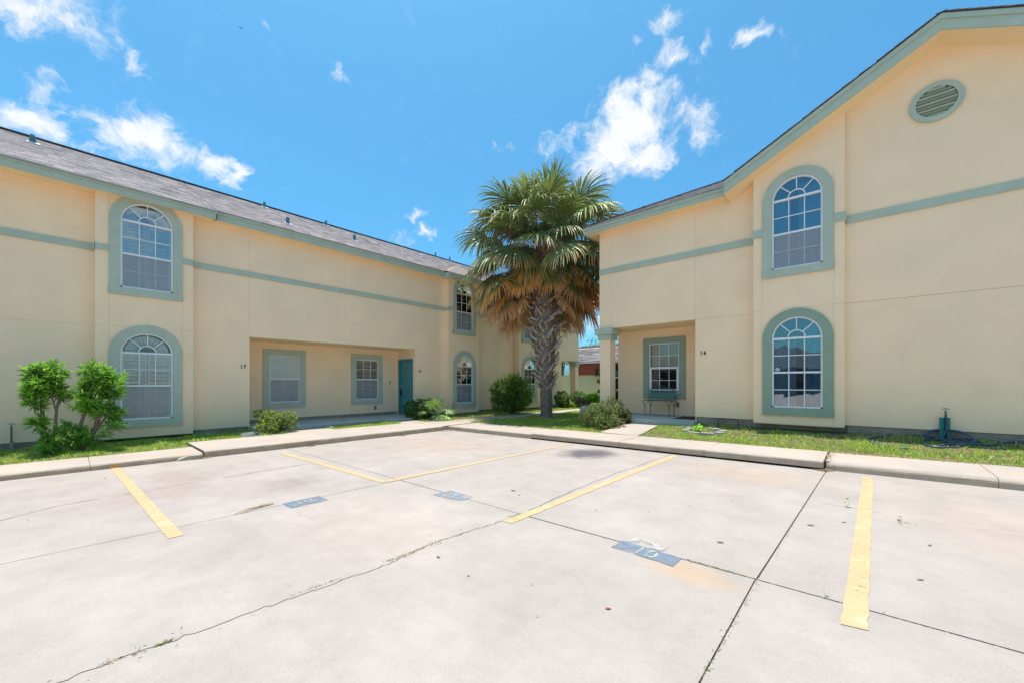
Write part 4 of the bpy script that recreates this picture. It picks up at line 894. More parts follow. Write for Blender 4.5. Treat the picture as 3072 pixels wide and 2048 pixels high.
# return of the eave at the low end of the gable
MB().box(px - 3.42, px - 3.395, 10.079, 10.30, 5.84, 6.06).build('fascia', TRIM, Rb)
MB(GW).prism([(-2.37, zS - .06), (-1.842, zS - .06), (-1.842, gz(-1.84)), (-2.37, gz(-2.37))], -.1, .0025).build('wall_panel', CREAM, Rb)
# wing eave with hipped end
fascia(Rb, GW, -6.26, -2.345, 5.855, .35, .19); MB(GW).box(-6.24, -2.37, 5.885, 5.905, -.02, .325).build('soffit', CREAM2, Rb)
MB().box(-6.26, -6.235, 10.325, 23.3, 5.855, 6.045).build('fascia', TRIM, Rb); MB().box(-6.235, -5.9, 10.66, 23.3, 5.885, 5.905).build('soffit', CREAM2, Rb)
MB().box(-6.28, -6.261, 10.28, 23.3, 5.97, 6.057).build('crown_strip', TRIM, Rb)
zw = lambda y: 6.055 + .5 * (y - 10.27)
b = MB(); xh = -6.29; b.v = [(xh, 10.27, zw(10.27)), (-2.3, 10.27, zw(10.27)), (-2.3, 14, zw(14)), (xh + 3.73, 14, zw(14)), (xh, 23.3, zw(10.27)), (-2.3, 10.27, zw(10.27) - .02), (xh, 10.27, zw(10.27) - .02), (1.0, 14, zw(14))]; b.v.append((xh + 3.73, 23.3, zw(14))); b.f = [(0, 1, 2, 3), (0, 3, 8, 4)]
b.build('roof_deck', ROOFE, Rb, fix=False)
shingles(Rb, (0, 10.255, zw(10.255) + .008), (1, 0, 0), (0, 1, .5), xh - .01, -2.25, 3.7 * un, clip=lambda u, s: u > xh - .02 + s / un, seed=9)
shingles(Rb, (xh - .015, 0, zw(10.27) + .008), (0, 1, 0), (1, 0, .5), 10.26, 23.3, 3.7 * un, clip=lambda u, s: u > 10.26 + s / un, seed=10)
b = MB(); b.tube([(xh, 10.27, zw(10.27) + .02), (xh + 3.73, 14, zw(14) + .02)], .035, 6); b.build('hip_cap', ROOFE, Rb)
# end wall of the wing, porch of unit 14
MB().box(-5.91, -5.89, 10.77, 23, zJ, zS).build('wall_panel', CREAM, Rb); MB().box(-5.91, -5.89, 11.87, 23, .2, zJ).build('wall_panel', CREAM, Rb); MB().box(-5.91, 4.45, 23, 23.02, .2, zS).build('rear_wall', CREAM, Rb); MB().box(4.43, 4.45, 10.66, 23, .2, 6).build('end_wall', CREAM, Rb)
MB().box(-5.89, -3.19, 10.67, 11.85, zJ + .002, zJ + .022).build('porch_ceiling', CREAM2, Rb)
hp = rect_window(Rb, PR, -4.417, 1.125, 'open', TRIMD, 'porch window with raised white lower sash behind the iron bench', w=.452, h=1.485, big_sash=True)
wall(Rb, PR, -5.88, -3.17, .47, zJ, (-5.06, -3.78), (), (hp,))
MB(PR).box(-5.88, -3.17, .475, .64, .001, .012).build('base_board', CREAM, Rb)
MB().box(-3.173, -3.15, 10.67, 11.85, .4, zJ).build('wall_panel', CREAM, Rb)
MB(PR).box(-4.05, -3.97, .72, .86, .002, .04).build('outlet_cover', bpy.data.materials['grey_box'], Rb)
c_ = MB().box(-5.90, -5.565, 10.655, 10.99, .42, 2.72).build('porch_column', CREAM, Rb)
MB().box(-5.95, -5.515, 10.605, 11.04, 2.70, 2.85).build('capital', TRIM, c_); MB().box(-6.02, -5.46, 10.55, 11.10, 2.851, 3.034).build('capital', TRIM, c_)
MB().box(-6.0, -3.1, 10.26, 11.86, .1, .47).build('porch_slab', PORCHC, Rb, bevel=.01)
number(Rb, '14', GW, -2.985, 2.172, .155)
# ------------------------------------------------------------------ palm
PX, PY, PZ = -8.69, 11.72, .12
palm = thing('palm_tree', (PX, PY, PZ), 'tall fan palm with shaggy green and orange fronds and criss-cross leaf bases on its trunk', 'tree')
prof = [(0, .25), (.06, .22), (.5, .21), (.9, .22), (1.05, .21), (1.3, .23), (2, .33), (3, .42), (3.8, .50), (4.6, .46), (5.2, .40), (6.2, .30), (6.7, .1)]
LX = lambda z: -.026 * z * .748
LY = lambda z: -.026 * z * .664
def trad(z):
    for (a, r0), (c, r1) in zip(prof[:-1], prof[1:]):
        if a <= z <= c: return r0 + (r1 - r0) * (z - a) / (c - a)
    return .1
V = []; nS = 40; zs = np.linspace(0, 6.7, 150)
for z in zs:
    for j in range(nS):
        a = j / nS * 6.2832; r = trad(z) * (1 + .035 * math.sin(a * 9 + math.sin(z * 3)) + .02 * math.sin(z * 47 + 2 * math.sin(a * 3)) + random.uniform(-.02, .02))
        V.append((PX + LX(z) + r * math.cos(a), PY + LY(z) + r * math.sin(a), PZ + z))
Q = [(i * nS + j, i * nS + (j + 1) % nS, (i + 1) * nS + (j + 1) % nS, (i + 1) * nS + j) for i in range(len(zs) - 1) for j in range(nS)]
npobj('trunk', TRUNKM, V, None, Q, None, palm, smooth=True)
# leaf bases ("boots"): split, splayed stubs that cross each other
def boot_mesh(k, L, w, m):
    rr = random.Random(k); b = MB(); n = 5; tk = .022
    for i in range(n + 1):
        t = i / n; ww = w * (1.25 - .75 * t + .12 * math.sin(t * 7 + k)); x = L * t; zc = .035 * math.sin(t * 2.6) + rr.uniform(-.004, .004)
        for (sy, sz) in ((-1, -.2), (-.5, .9), (.5, .9), (1, -.2)): b.p(x, sy * ww / 2, zc + sz * tk * (1.1 - .6 * t))
    for i in range(n):
        for j in range(4): b.f.append((i * 4 + j, i * 4 + (j + 1) % 4, i * 4 + 4 + (j + 1) % 4, i * 4 + 4 + j))
    b.f += [(3, 2, 1, 0), tuple(n * 4 + j for j in range(4))]
    o = b.build('boot', m); me = o.data; bpy.data.objects.remove(o); return me
BG = [boot_mesh(k, .32 + .03 * k, .085 + .010 * (k % 3), BOOTG) for k in range(5)]; BB = [boot_mesh(k + 9, .20 + .025 * k, .11 + .01 * (k % 3), BOOTB) for k in range(4)]
ga = 2.39996; nb_ = 300
for k in range(nb_):
    t = k / nb_; z = .98 + 5.15 * t ** .97; a = k * ga + random.uniform(-.12, .12)
    if k % 2: a += .0
    rb = trad(z) * .93; lean = 1.0 - .0 * t
    elev = R(random.uniform(44, 66)) if z < 3.2 else R(random.uniform(10, 50)) if z < 4.4 else R(random.uniform(25, 60))
    side = (1 if k % 2 else -1) * R(random.uniform(18, 46)) * (1 if z < 4.3 else .8)
    me = random.choice(BG if z < 3.7 + random.uniform(-.5, .5) else BB)
    o = bpy.data.objects.new('boot', me); link(o, palm)
    radial = Vector((math.cos(a), math.sin(a), 0)); tang = Vector((-math.sin(a), math.cos(a), 0))
    d = (radial * math.cos(elev) * math.cos(side * .5) + Vector((0, 0, math.sin(elev))) + tang * math.sin(side)).normalized()
    y = d.cross(radial); y.normalize(); x = d; zz = x.cross(y); zz = zz if zz.dot(radial) > 0 else -zz; y = zz.cross(x)
    m = Matrix((x, y, zz)).transposed().to_4x4(); s = random.uniform(.85, 1.15) * (.85 if z < 1.4 else 1.12 if 2.6 < z < 4.2 else 1)
    o.matrix_local = Matrix.Translation((radial.x * rb + LX(z), radial.y * rb + LY(z), z)) @ m @ Matrix.Diagonal((s, s, s, 1))
# fan fronds, every one grown with its own droop
GREEN = [np.array(c) for c in ((.15, .20, .065), (.19, .24, .07), (.25, .29, .10), (.125, .17, .06))]
ORANGE = [np.array(c) for c in ((.88, .40, .08), (.80, .34, .08), (.82, .50, .20), (.62, .32, .15))]
TAN = np.array((.62, .55, .40))
def frond(name, base, az, el, Lp, Lf, droop, dead, parent, nseg=48, seed=0, spread=118, grav=1.0, width=1.0, palette=GREEN, petc=(.12, .15, .05)):
    rr = np.random.default_rng(seed); d = np.array([math.cos(az) * math.cos(el), math.sin(az) * math.cos(el), math.sin(el)])
    V = []; Q = []; C = []
    # petiole, arched by its own weight
    P = np.array(base, float); pts = [P.copy()]; dd = d.copy()
    for i in range(6):
        P = P + dd * Lp / 6; pts.append(P.copy()); dd = dd + np.array([0, 0, -.10 * droop * grav]); dd /= np.linalg.norm(dd)
    side = np.cross(dd, [0, 0, 1]); side /= (np.linalg.norm(side) + 1e-6); nrm = np.cross(side, dd)
    for i, p in enumerate(pts):
        w = .016 - .007 * i / 6
        for s in (-1, 1): V.append(p + side * s * w)
        V.append(p - nrm * w * .8); C += [np.array(petc)] * 3 if dead < .9 else [ORANGE[3]] * 3
    for i in range(6):
        for a, b in ((0, 1), (1, 2), (2, 0)): Q.append((i * 3 + a, i * 3 + b, i * 3 + 3 + b, i * 3 + 3 + a))
    roll = rr.uniform(-.5, .5); side, nrm = side * math.cos(roll) + nrm * math.sin(roll), nrm * math.cos(roll) - side * math.sin(roll)
    base_g = palette[rr.integers(len(palette))] * rr.uniform(.85, 1.2); org_ = ORANGE[rr.integers(len(ORANGE))]
    for k in range(nseg):
        t = (k + .5) / nseg * 2 - 1; a = R(spread) * t + rr.normal(0, .045)
        L = Lf * (1 - .30 * abs(t) ** 2) * rr.uniform(.86, 1.05)
        # costa: blade folds backwards at the sides
        dirv = dd * math.cos(a) + side * math.sin(a) - nrm * (.18 * abs(t)); dirv /= np.linalg.norm(dirv)
        p = pts[-1] + dd * .10 * (1 - abs(t)); tang = np.cross(nrm, dirv); tang /= np.linalg.norm(tang)
        ns = 6; v = dirv.copy(); gk = droop * rr.uniform(.75, 1.35); o = len(V); w0 = .021 * width
        tw = rr.uniform(-1.0, 1.0)
        for i in range(ns + 1):
            s = i / ns; w = w0 * (.35 + 1.15 * min(1, s * 2.2)) if s < .45 else w0 * 1.5 * (1 - (s - .45) / .55) ** .8 + .0012
            tg = tang * math.cos(tw * s) + nrm * math.sin(tw * s)
            up = np.cross(tg, v); V += [p - tg * w, p + up * w * .45, p + tg * w]
            if dead >= 1: c = org_ * (1 - .2 * s) + TAN * .25 * s
            else:
                e = min(1, max(0, (s - (1 - dead * 1.05)) * 3.5)) * (1 if rr.random() < .93 else .4)
                c = base_g * (1 - e) + org_ * e; tipc = max(0, (s - .8) * 3.5); c = c * (1 - tipc * .6) + TAN * tipc * .6
            C += [c * (1 + .1 * (k % 2)), c * 1.12, c * (.92)]
            sg = (.03 + .75 * s * s) * gk * grav
            v = v + np.array([0, 0, -sg]); v /= np.linalg.norm(v)
            p = p + v * L / ns
        for i in range(ns):
            q = o + i * 3; Q += [(q, q + 1, q + 4, q + 3), (q + 1, q + 2, q + 5, q + 4)]
    return npobj(name, PALML, V, None, Q, np.array(C), parent)
apex = (PX, PY, PZ + 6.35)
sd = 0
def ring(n, el0, el1, lp, lf, dr, dead, zoff, off=0, name='frond', **kw):
    global sd
    for k in range(n):
        sd += 1; a = off + 6.2832 * (k + random.uniform(-.3, .3)) / n; el = R(random.uniform(el0, el1))
        zz = PZ + zoff + random.uniform(-.2, .2); rb = trad(zoff) * .8
        da = (a - math.atan2(-PY, -PX) + math.pi) % (2 * math.pi) - math.pi
        if zoff < 5.8 and abs(da) < (.75 if zoff > 5.3 else 1.1): continue
        dv = dead if not isinstance(dead, tuple) else random.uniform(*dead)
        frond(name, (PX + LX(zoff) + rb * math.cos(a), PY + LY(zoff) + rb * math.sin(a), zz), a, el, lp * random.uniform(.85, 1.12), lf * random.uniform(.9, 1.1), dr, dv, palm, seed=sd, **kw)
ring(8, 62, 82, 1.45, 1.30, .9, (0, .1), 6.45, .3)
ring(13, 42, 60, 1.75, 1.35, .9, (0, .1), 6.3, .1)
ring(16, 20, 40, 1.85, 1.35, 1.0, (.0, .2), 6.15, .5)
ring(17, 0, 18, 1.85, 1.30, 1.1, (.1, .45), 5.95, .2)
ring(17, -20, -2, 1.75, 1.25, 1.1, (.35, .65), 5.75, .0)
ring(16, -38, -20, 1.65, 1.15, 1.0, (.5, .8), 5.5, .35)
ring(11, -52, -38, 1.45, 1.05, .8, (.65, 1.0), 5.25, .1)
ring(12, 30, 75, .95, 1.2, 1.0, (0, .15), 6.35, .2)
ring(16, -8, 30, 1.05, 1.2, 1.1, (0, .3), 6.1, .4)
ring(10, -30, -6, 1.0, 1.1, 1.1, (.3, .6), 5.85, .1)
for (a_, e_, z_, l_) in ((-.62, -48, 5.35, .95), (.62, -50, 5.3, .95), (-.95, -62, 4.7, .8), (.98, -60, 4.75, .9)):
    sd += 1; a_ += math.atan2(-PY, -PX)
    frond('frond', (PX - .15 + .3 * math.cos(a_), PY - .13 + .3 * math.sin(a_), PZ + z_), a_, R(e_ + 45), l_, .85, 1.5, .62 if abs(e_) < 55 else 1.0, palm, seed=sd)
# dried flower stalks: brown tangles among the leaves
def stalk(az, el, L, z, seed):
    rr = np.random.default_rng(seed); V = []; Q = []; C = []
    d = np.array([math.cos(az) * math.cos(el), math.sin(az) * math.cos(el), math.sin(el)]); P = np.array([PX - .18, PY - .16, PZ + z]) + d * .2
    def fib(p, v, L, w, g, n=6):
        v = v / np.linalg.norm(v); o = len(V); t = np.cross(v, rr.normal(size=3)); t /= np.linalg.norm(t) + 1e-6; pp = [p]
        for i in range(n + 1):
            ww = w * (1 - .8 * i / n); V.extend([p - t * ww, p + t * ww]); c = np.array((.20, .14, .09)) * rr.uniform(.6, 1.7); C.extend([c, c])
            v = v + np.array([0, 0, -g]) + rr.normal(0, .05, 3); v /= np.linalg.norm(v); p = p + v * L / n; pp.append(p)
        Q.extend([(o + 2 * i, o + 2 * i + 1, o + 2 * i + 3, o + 2 * i + 2) for i in range(n)]); return pp
    main = fib(P, d, L, .014, .12, 8)
    for p in main[2:]:
        for _ in range(9):
            sub = fib(p, d * .6 + rr.normal(0, .7, 3), L * rr.uniform(.2, .42), .005, .18)
            for q in sub[1::1]:
                for _ in range(4): fib(q, rr.normal(0, 1, 3) + np.array([0, 0, -.6]), rr.uniform(.08, .2), .0022, .15, 3)
    npobj('flower_stalk', PALML, V, None, Q, np.array(C), palm)
for k, (a, e, L, z) in enumerate(((.2, .5, 1.6, 5.9), (1.5, .3, 1.7, 5.8), (2.7, .6, 1.6, 6.0), (3.9, .4, 1.7, 5.9), (4.7, .55, 1.6, 6.0), (5.5, .35, 1.7, 5.7), (5.1, 1.1, 1.2, 6.3), (3.4, -.1, 1.6, 5.3), (0.1, -.1, 1.6, 5.3), (4.35, .1, 1.2, 5.6))):
    stalk(a, e, L, z, 50 + k)

# ------------------------------------------------------------------ leafy plants
def unit(a): return a / (np.linalg.norm(a, axis=1, keepdims=True) + 1e-9)
def leaves(name, mtl, P, D, L, W, C, parent=None, droop=.2, seed=0, mid=.45, rnd=.9):
    rg = np.random.default_rng(seed); n = len(P); D = unit(D); S = unit(np.cross(D, rg.normal(0, 1, (n, 3)) * rnd + np.array([0, 0, 1.0]))); U = np.cross(S, D)
    L = L[:, None]; W = W[:, None]; g = np.array([0, 0, -1.0])
    a = P; b = P + D * L * mid * .55; c = P + D * L * mid + g * L * droop * .25; e = P + D * L + g * L * droop
    c2 = P + D * L * (mid + .28) + g * L * droop * .55
    V = np.stack([a, b - S * W * .42, b + S * W * .42, c - S * W * .5 + U * W * .12, c + S * W * .5 + U * W * .12, c2 - S * W * .33, c2 + S * W * .33, e], 1).reshape(-1, 3)
    i = np.arange(n) * 8
    T = np.concatenate([np.stack([i, i + 2, i + 1], 1), np.stack([i + 5, i + 6, i + 7], 1)])
    Q = np.concatenate([np.stack([i + 1, i + 2, i + 4, i + 3], 1), np.stack([i + 3, i + 4, i + 6, i + 5], 1)])
    return tag(npobj(name, mtl, V, T, Q, np.repeat(C, 8, 0), parent), kind='stuff')
def tufts(ells, ntw, per, L, W, cols, name, parent, seed, up=.35, spread=(25, 85), stem=.12, shell=.55, droop=.15, tipc=None, mtl=None, lw=.25, rnd=.9):
    rg = np.random.default_rng(seed); Ps = []; Ds = []; Cs = []; Ls = []; tot = sum(e[3] * e[4] * e[5] for e in ells)
    for (cx, cy, cz, rx, ry, rz) in ells:
        n = max(3, int(ntw * (rx * ry * rz) / tot)); u = unit(rg.normal(0, 1, (n, 3))); rad = shell + (1 - shell) * rg.random(n) ** .6
        rad *= 1 + .12 * np.sin(u[:, 0] * 5 + seed) * np.cos(u[:, 1] * 4 + u[:, 2] * 5)
        p = np.array([cx, cy, cz]) + u * np.array([rx, ry, rz]) * rad[:, None]
        d = unit(u * np.array([1 / rx, 1 / ry, 1 / rz]) / max(1 / rx, 1 / rz) + np.array([0, 0, up]) + rg.normal(0, .25, (n, 3)))
        pal = np.array(cols)[rg.integers(0, len(cols), n)] * rg.uniform(.8, 1.2, (n, 1))
        for k in range(per):
            al = np.radians(rg.uniform(*spread, n)); q = unit(np.cross(d, rg.normal(0, 1, (n, 3)))); t = rg.random((n, 1))
            young = (k < per * .25) & (tipc is not None)
            if young: al = al * .45; t = t * .2
            Ps.append(p - d * stem * t); Ds.append(d * np.cos(al)[:, None] + q * np.sin(al)[:, None])
            Cs.append((pal * .4 + np.array(tipc) * .6 if young else pal) * rg.uniform(.8, 1.2, (n, 1))); Ls.append(L * rg.uniform(1 - lw, 1 + lw, n))
    P = np.concatenate(Ps); D = np.concatenate(Ds); C = np.concatenate(Cs); LL = np.concatenate(Ls)
    return leaves(name, mtl or LEAF, P, D, LL, LL / L * W, C, parent, droop, seed, rnd=rnd)
def stems(paths, parent, name='stem', m=BARK):
    for pts, r0, r1 in paths:
        n = len(pts); MB().tube(pts, [r0 + (r1 - r0) * i / (n - 1) for i in range(n)], 8).build(name, m, parent, smooth=True)
def twigs(ells, root, n, parent, seed, r=.006):
    rr = random.Random(seed); b = MB()
    for k in range(n):
        e = rr.choice(ells); u = Vector((rr.gauss(0, 1), rr.gauss(0, 1), rr.gauss(0, 1))).normalized() * rr.uniform(.4, .95)
        t = Vector((e[0] + u.x * e[3], e[1] + u.y * e[4], e[2] + u.z * e[5])); o = Vector(root) + Vector((rr.uniform(-.1, .1), rr.uniform(-.1, .1), 0)); c = Vector((e[0], e[1], e[2] - e[5] * .5))
        m = o.lerp(c, .6); b.tube([o, m, t], [r, r * .7, r * .35], 4, cap=False)
    b.build('branches', BARK, parent, fix=False)

# oleander with two heads by the left bay
OLC = [(0.132, 0.315, 0.033), (0.109, 0.270, 0.039), (0.171, 0.390, 0.039), (0.085, 0.210, 0.033)]; OLT = (0.341, 0.630, 0.065)
ol = thing('oleander_shrub', (-11.15, -.15, .09), 'large oleander with two clipped leafy heads and bare stems before the near left bay window', 'shrub')
E1_ = [(-11.17, -.34, 1.46, .30, .22, .30), (-11.15, -.22, 1.60, .24, .18, .22), (-11.15, -.42, 1.12, .22, .12, .22), (-11.2, -.13, 1.25, .20, .14, .17), (-11.1, -.38, .72, .17, .14, .14)]
E2_ = [(-11.15, .34, 1.55, .30, .28, .30), (-11.12, .55, 1.38, .26, .22, .28), (-11.15, .30, 1.15, .30, .32, .28), (-11.12, .50, .86, .26, .22, .22), (-11.05, .62, .62, .18, .16, .14)]
E3_ = [(-11.05, -.10, .42, .26, .34, .24), (-11.0, .22, .38, .24, .30, .20), (-11.1, .02, .62, .14, .16, .16), (-10.98, -.26, .32, .2, .16, .18)]
tufts(E1_, 215, 15, .135, .021, OLC, 'foliage', ol, 1, tipc=OLT, up=.7, stem=.10, shell=.35, spread=(30, 85)); tufts(E2_, 250, 15, .13, .021, OLC, 'foliage', ol, 2, tipc=OLT, up=.7, stem=.10, shell=.35, spread=(30, 85)); tufts(E3_, 150, 14, .115, .017, OLC, 'foliage', ol, 3, tipc=(.24, .46, .07), up=.8, shell=.3)
stems([([(-11.1, -.25, .08), (-11.1, -.32, .5), (-11.12, -.33, .9), (-11.15, -.34, 1.5)], .045, .018), ([(-11.1, -.12, .08), (-11.08, -.18, .5), (-11.1, -.16, .95), (-11.1, -.13, 1.15)], .028, .016), ([(-11.1, -.17, .92), (-11.12, -.24, 1.3), (-11.15, -.3, 1.6)], .015, .008),
       ([(-11.1, .02, .08), (-11.1, .12, .55), (-11.12, .24, 1.05), (-11.12, .28, 1.5)], .032, .018), ([(-11.05, .10, .08), (-11.08, .34, .55), (-11.1, .38, .9), (-11.12, .36, 1.6)], .05, .02), ([(-11.07, .32, .5), (-11.1, .5, .8), (-11.1, .6, 1.1)], .022, .012)], ol)
# round clipped shrub beside the 17 porch
SHC = [(0.232, 0.330, 0.065), (0.295, 0.390, 0.078), (0.186, 0.270, 0.065), (0.372, 0.450, 0.104)]
sh = thing('shrub', (-11.45, 3.62, .11), 'small clipped yellow green shrub beside the porch of number 17', 'shrub')
es = [(-11.5, 3.50, .50, .28, .30, .20), (-11.4, 3.88, .52, .20, .20, .18), (-11.35, 3.35, .30, .28, .26, .17), (-11.4, 3.86, .32, .2, .22, .14), (-11.7, 3.35, .62, .2, .25, .12)]
tufts(es, 900, 12, .034, .017, SHC, 'foliage', sh, 4, tipc=(.34, .40, .13), up=.6, stem=.035, shell=.72, spread=(20, 80)); twigs(es, (-11.45, 3.62, .1), 90, sh, 4)
# hedge clump and little fan palm by the teal door
hc = thing('hedge_shrub', (-11.95, 8.35, .11), 'dark rounded shrub in front of the teal door', 'shrub')
eh = [(-12.05, 8.12, .48, .26, .28, .34), (-11.85, 8.42, .50, .30, .30, .36), (-11.7, 8.72, .52, .28, .25, .34), (-11.75, 8.3, .3, .3, .4, .2)]
tufts(eh, 1500, 12, .036, .018, [(0.085, 0.180, 0.029), (0.124, 0.240, 0.039), (0.062, 0.128, 0.026)], 'foliage', hc, 6, tipc=(.15, .26, .05), up=.5, stem=.04, shell=.72); twigs(eh, (-11.9, 8.4, .1), 60, hc, 5)
fp = thing('fan_palm', (-11.25, 8.62, .11), 'young fan palm with open bright fronds beside the second window bay', 'shrub')
FPG = [np.array(c) for c in ((0.202, 0.360, 0.078), (0.264, 0.450, 0.091), (0.155, 0.300, 0.091))]
for k in range(15):
    a = k * 2.4 + .3; el = R((78, 55, 62, 30, 20, 8, -5, -20)[k % 8] + random.uniform(-6, 6))
    frond('frond', (-11.25, 8.62, .32), a, el, random.uniform(.28, .46), random.uniform(.32, .42), .7, .0, fp, nseg=20, seed=300 + k, spread=125, palette=FPG, width=.42, petc=(.2, .28, .1))
MB().tube([(-11.25, 8.62, .1), (-11.25, 8.62, .36)], [.06, .045], 8).build('trunk', BARK, fp)
# big oleander behind the walk
bo = thing('oleander_shrub', (-10.95, 12.35, .11), 'big dense round oleander beside the palm trunk, against the building', 'shrub')
eb = [(-11.2, 12.05, 1.02, .55, .55, .60), (-10.95, 12.65, 1.15, .55, .52, .66), (-10.75, 12.5, .70, .5, .62, .48), (-11.15, 11.9, .62, .45, .45, .42), (-10.8, 12.9, 1.0, .42, .4, .62), (-11.1, 12.4, 1.5, .4, .45, .32)]
tufts(eb, 900, 14, .13, .020, [(0.085, 0.195, 0.026), (0.124, 0.255, 0.039), (0.062, 0.150, 0.026)], 'foliage', bo, 7, tipc=(.20, .36, .06), up=.6, shell=.6); twigs(eb, (-10.95, 12.4, .1), 60, bo, 7, .012)
# hedges further back
for (x, y, lab) in ((-11.75, 17.2, 'dark clipped ball shrub just right of the palm trunk, the left one of two'), (-11.2, 17.9, 'clipped ball shrub below the far corner column, the right one of two')):
    t = thing('hedge_shrub', (x, y, .12), lab, 'shrub', 'ball shrubs near the far corner porch')
    e = [(x, y, .62, .42, .42, .38), (x + .1, y - .1, .42, .34, .34, .3)]
    tufts(e, 650, 12, .05, .026, [(0.093, 0.180, 0.039), (0.139, 0.255, 0.052)], 'foliage', t, int(y * 7), tipc=(.17, .26, .07), up=.5, stem=.05, shell=.75)
    stems([([(x, y, .1), (x, y, .5)], .05, .04)], t, 'trunk')
lv = thing('ground_plant', (-11.2, 17.2, .12), 'low bright green plant between the two ball shrubs', 'plant')
tufts([(-11.3, 17.45, .28, .22, .22, .16)], 60, 10, .12, .03, [(0.217, 0.420, 0.065), (0.310, 0.510, 0.091)], 'foliage', lv, 33, up=1)
# blue pot with plant
pt = thing('plant_pot', (-7.35, 12.45, .15), 'pale blue round ceramic pot on the grass beside the porch column', 'pot')
pp = [(0.0, .19), (.04, .23), (.14, .30), (.26, .33), (.36, .31), (.42, .29), (.44, .31), (.47, .31), (.46, .275), (.38, .26)]
b = MB(); nS = 28
for z, r in pp:
    for j in range(nS): b.p(-7.35 + r * math.cos(j * 6.2832 / nS), 12.45 + r * math.sin(j * 6.2832 / nS), .15 + z)
b.f = [(i * nS + j, i * nS + (j + 1) % nS, (i + 1) * nS + (j + 1) % nS, (i + 1) * nS + j) for i in range(len(pp) - 1) for j in range(nS)] + [tuple(range(nS)), tuple((len(pp) - 1) * nS + j for j in range(nS))]
b.build('pot_body', mat('blue_glaze', (.33, .52, .55), .35, .12, 4, spec=.5, second=(.5, .52, .48), sfac=(.6, .7)), pt, smooth=True)
pl = thing('pot_plant', (-7.35, 12.45, .6), 'bright green broad leaved plant with dead brown stalks growing in the pale blue pot', 'plant')
tufts([(-7.25, 12.6, .88, .30, .26, .12)], 60, 11, .15, .045, [(0.248, 0.510, 0.039), (0.310, 0.630, 0.065)], 'foliage', pl, 8, up=1.3, spread=(10, 70))
tufts([(-7.45, 12.3, .74, .32, .26, .16)], 220, 10, .06, .01, [(0.202, 0.135, 0.091), (0.139, 0.090, 0.065), (0.248, 0.180, 0.130)], 'dead_foliage', pl, 9, up=.5)
# mixed shrub at the corner of the walkway and dark leaved plant next to it
ms = thing('mixed_shrub', (-5.25, 9.95, .2), 'large loose green and purple tipped shrub between the pot and the walkway', 'shrub')
em = [(-5.45, 9.75, .52, .55, .5, .34), (-5.15, 10.0, .72, .38, .38, .36), (-5.65, 9.95, .42, .45, .45, .26), (-5.0, 9.55, .38, .4, .4, .24), (-5.05, 10.15, .5, .4, .3, .3), (-5.2, 9.5, .36, .5, .3, .2)]
tufts(em, 1400, 11, .05, .016, [(0.139, 0.210, 0.058), (0.186, 0.270, 0.065), (0.155, 0.128, 0.078), (0.109, 0.165, 0.058)], 'foliage', ms, 10, tipc=(.26, .34, .12), up=.7, stem=.07, shell=.5); twigs(em, (-5.3, 9.9, .2), 160, ms, 8, .005)
b = MB(); rr = random.Random(3)
for k in range(26):
    a = rr.uniform(2.6, 5.4); l = rr.uniform(.4, .75); x, y = -5.75 + rr.uniform(-.05, .05), 9.95 + rr.uniform(-.05, .05)
    pts = [(x + math.cos(a) * l * t, y + math.sin(a) * l * t, .35 + .45 * math.sin(t * 2.6) * (.8 + .3 * (k % 3) / 2)) for t in (0, .25, .5, .75, 1)]
    for i in range(4):
        q = len(b.v); w0, w1 = .007 * (1 - i / 5), .007 * (1 - (i + 1) / 5); p0, p1 = pts[i], pts[i + 1]
        b.v += [(p0[0] - w0, p0[1] + w0, p0[2]), (p0[0] + w0, p0[1] - w0, p0[2]), (p1[0] + w1, p1[1] - w1, p1[2]), (p1[0] - w1, p1[1] + w1, p1[2])]; b.f.append((q, q + 1, q + 2, q + 3))
sp_ = thing('spider_plant', (-5.75, 9.95, .2), 'pale arching strap leaves spilling from the left side of the mixed shrub', 'plant')
b.build('strap_leaves', mat('pale_strap_leaf', (.30, .36, .22), .6, .1), sp_, fix=False)
dk = thing('purple_plant', (-4.95, 10.45, .25), 'dark purple leaved plant at the step of the number 14 porch', 'plant')
tufts([(-4.98, 10.25, .48, .26, .24, .26), (-4.85, 10.1, .38, .18, .16, .16)], 210, 11, .07, .026, [(0.085, 0.060, 0.058), (0.116, 0.068, 0.065), (0.109, 0.135, 0.058), (0.155, 0.195, 0.078)], 'foliage', dk, 12, up=.7); twigs([(-4.95, 10.2, .45, .2, .2, .25)], (-4.95, 10.3, .22), 25, dk, 9)
# sapling left of the porch column
sa = thing('sapling', (-7.75, 14.2, .13), 'thin leafy sapling showing left of the porch column in front of the pale wall', 'tree')
ee = [(-7.75, 14.2, 1.85, .42, .35, .22), (-7.62, 14.2, 1.45, .40, .35, .25), (-7.55, 14.2, 1.10, .35, .3, .2), (-7.9, 14.2, 1.95, .25, .2, .16)]
tufts(ee, 130, 8, .10, .04, [(0.078, 0.128, 0.046), (0.109, 0.180, 0.052), (0.070, 0.090, 0.039)], 'foliage', sa, 13, up=.3, shell=.3, droop=.4); twigs(ee, (-7.5, 14.2, .9), 30, sa, 10, .008); stems([([(-7.45, 14.2, .1), (-7.5, 14.2, .9), (-7.6, 14.2, 1.6)], .025, .012)], sa, 'trunk')
yp = thing('young_plant', (-2.82, 9.66, .29), 'light green rosette plant growing in the ring of garden blocks', 'plant')
tufts([(-2.82, 9.66, .39, .05, .05, .05)], 6, 8, .12, .04, [(0.310, 0.570, 0.078), (0.403, 0.690, 0.130)], 'foliage', yp, 14, up=1.6, spread=(15, 65), stem=.12)

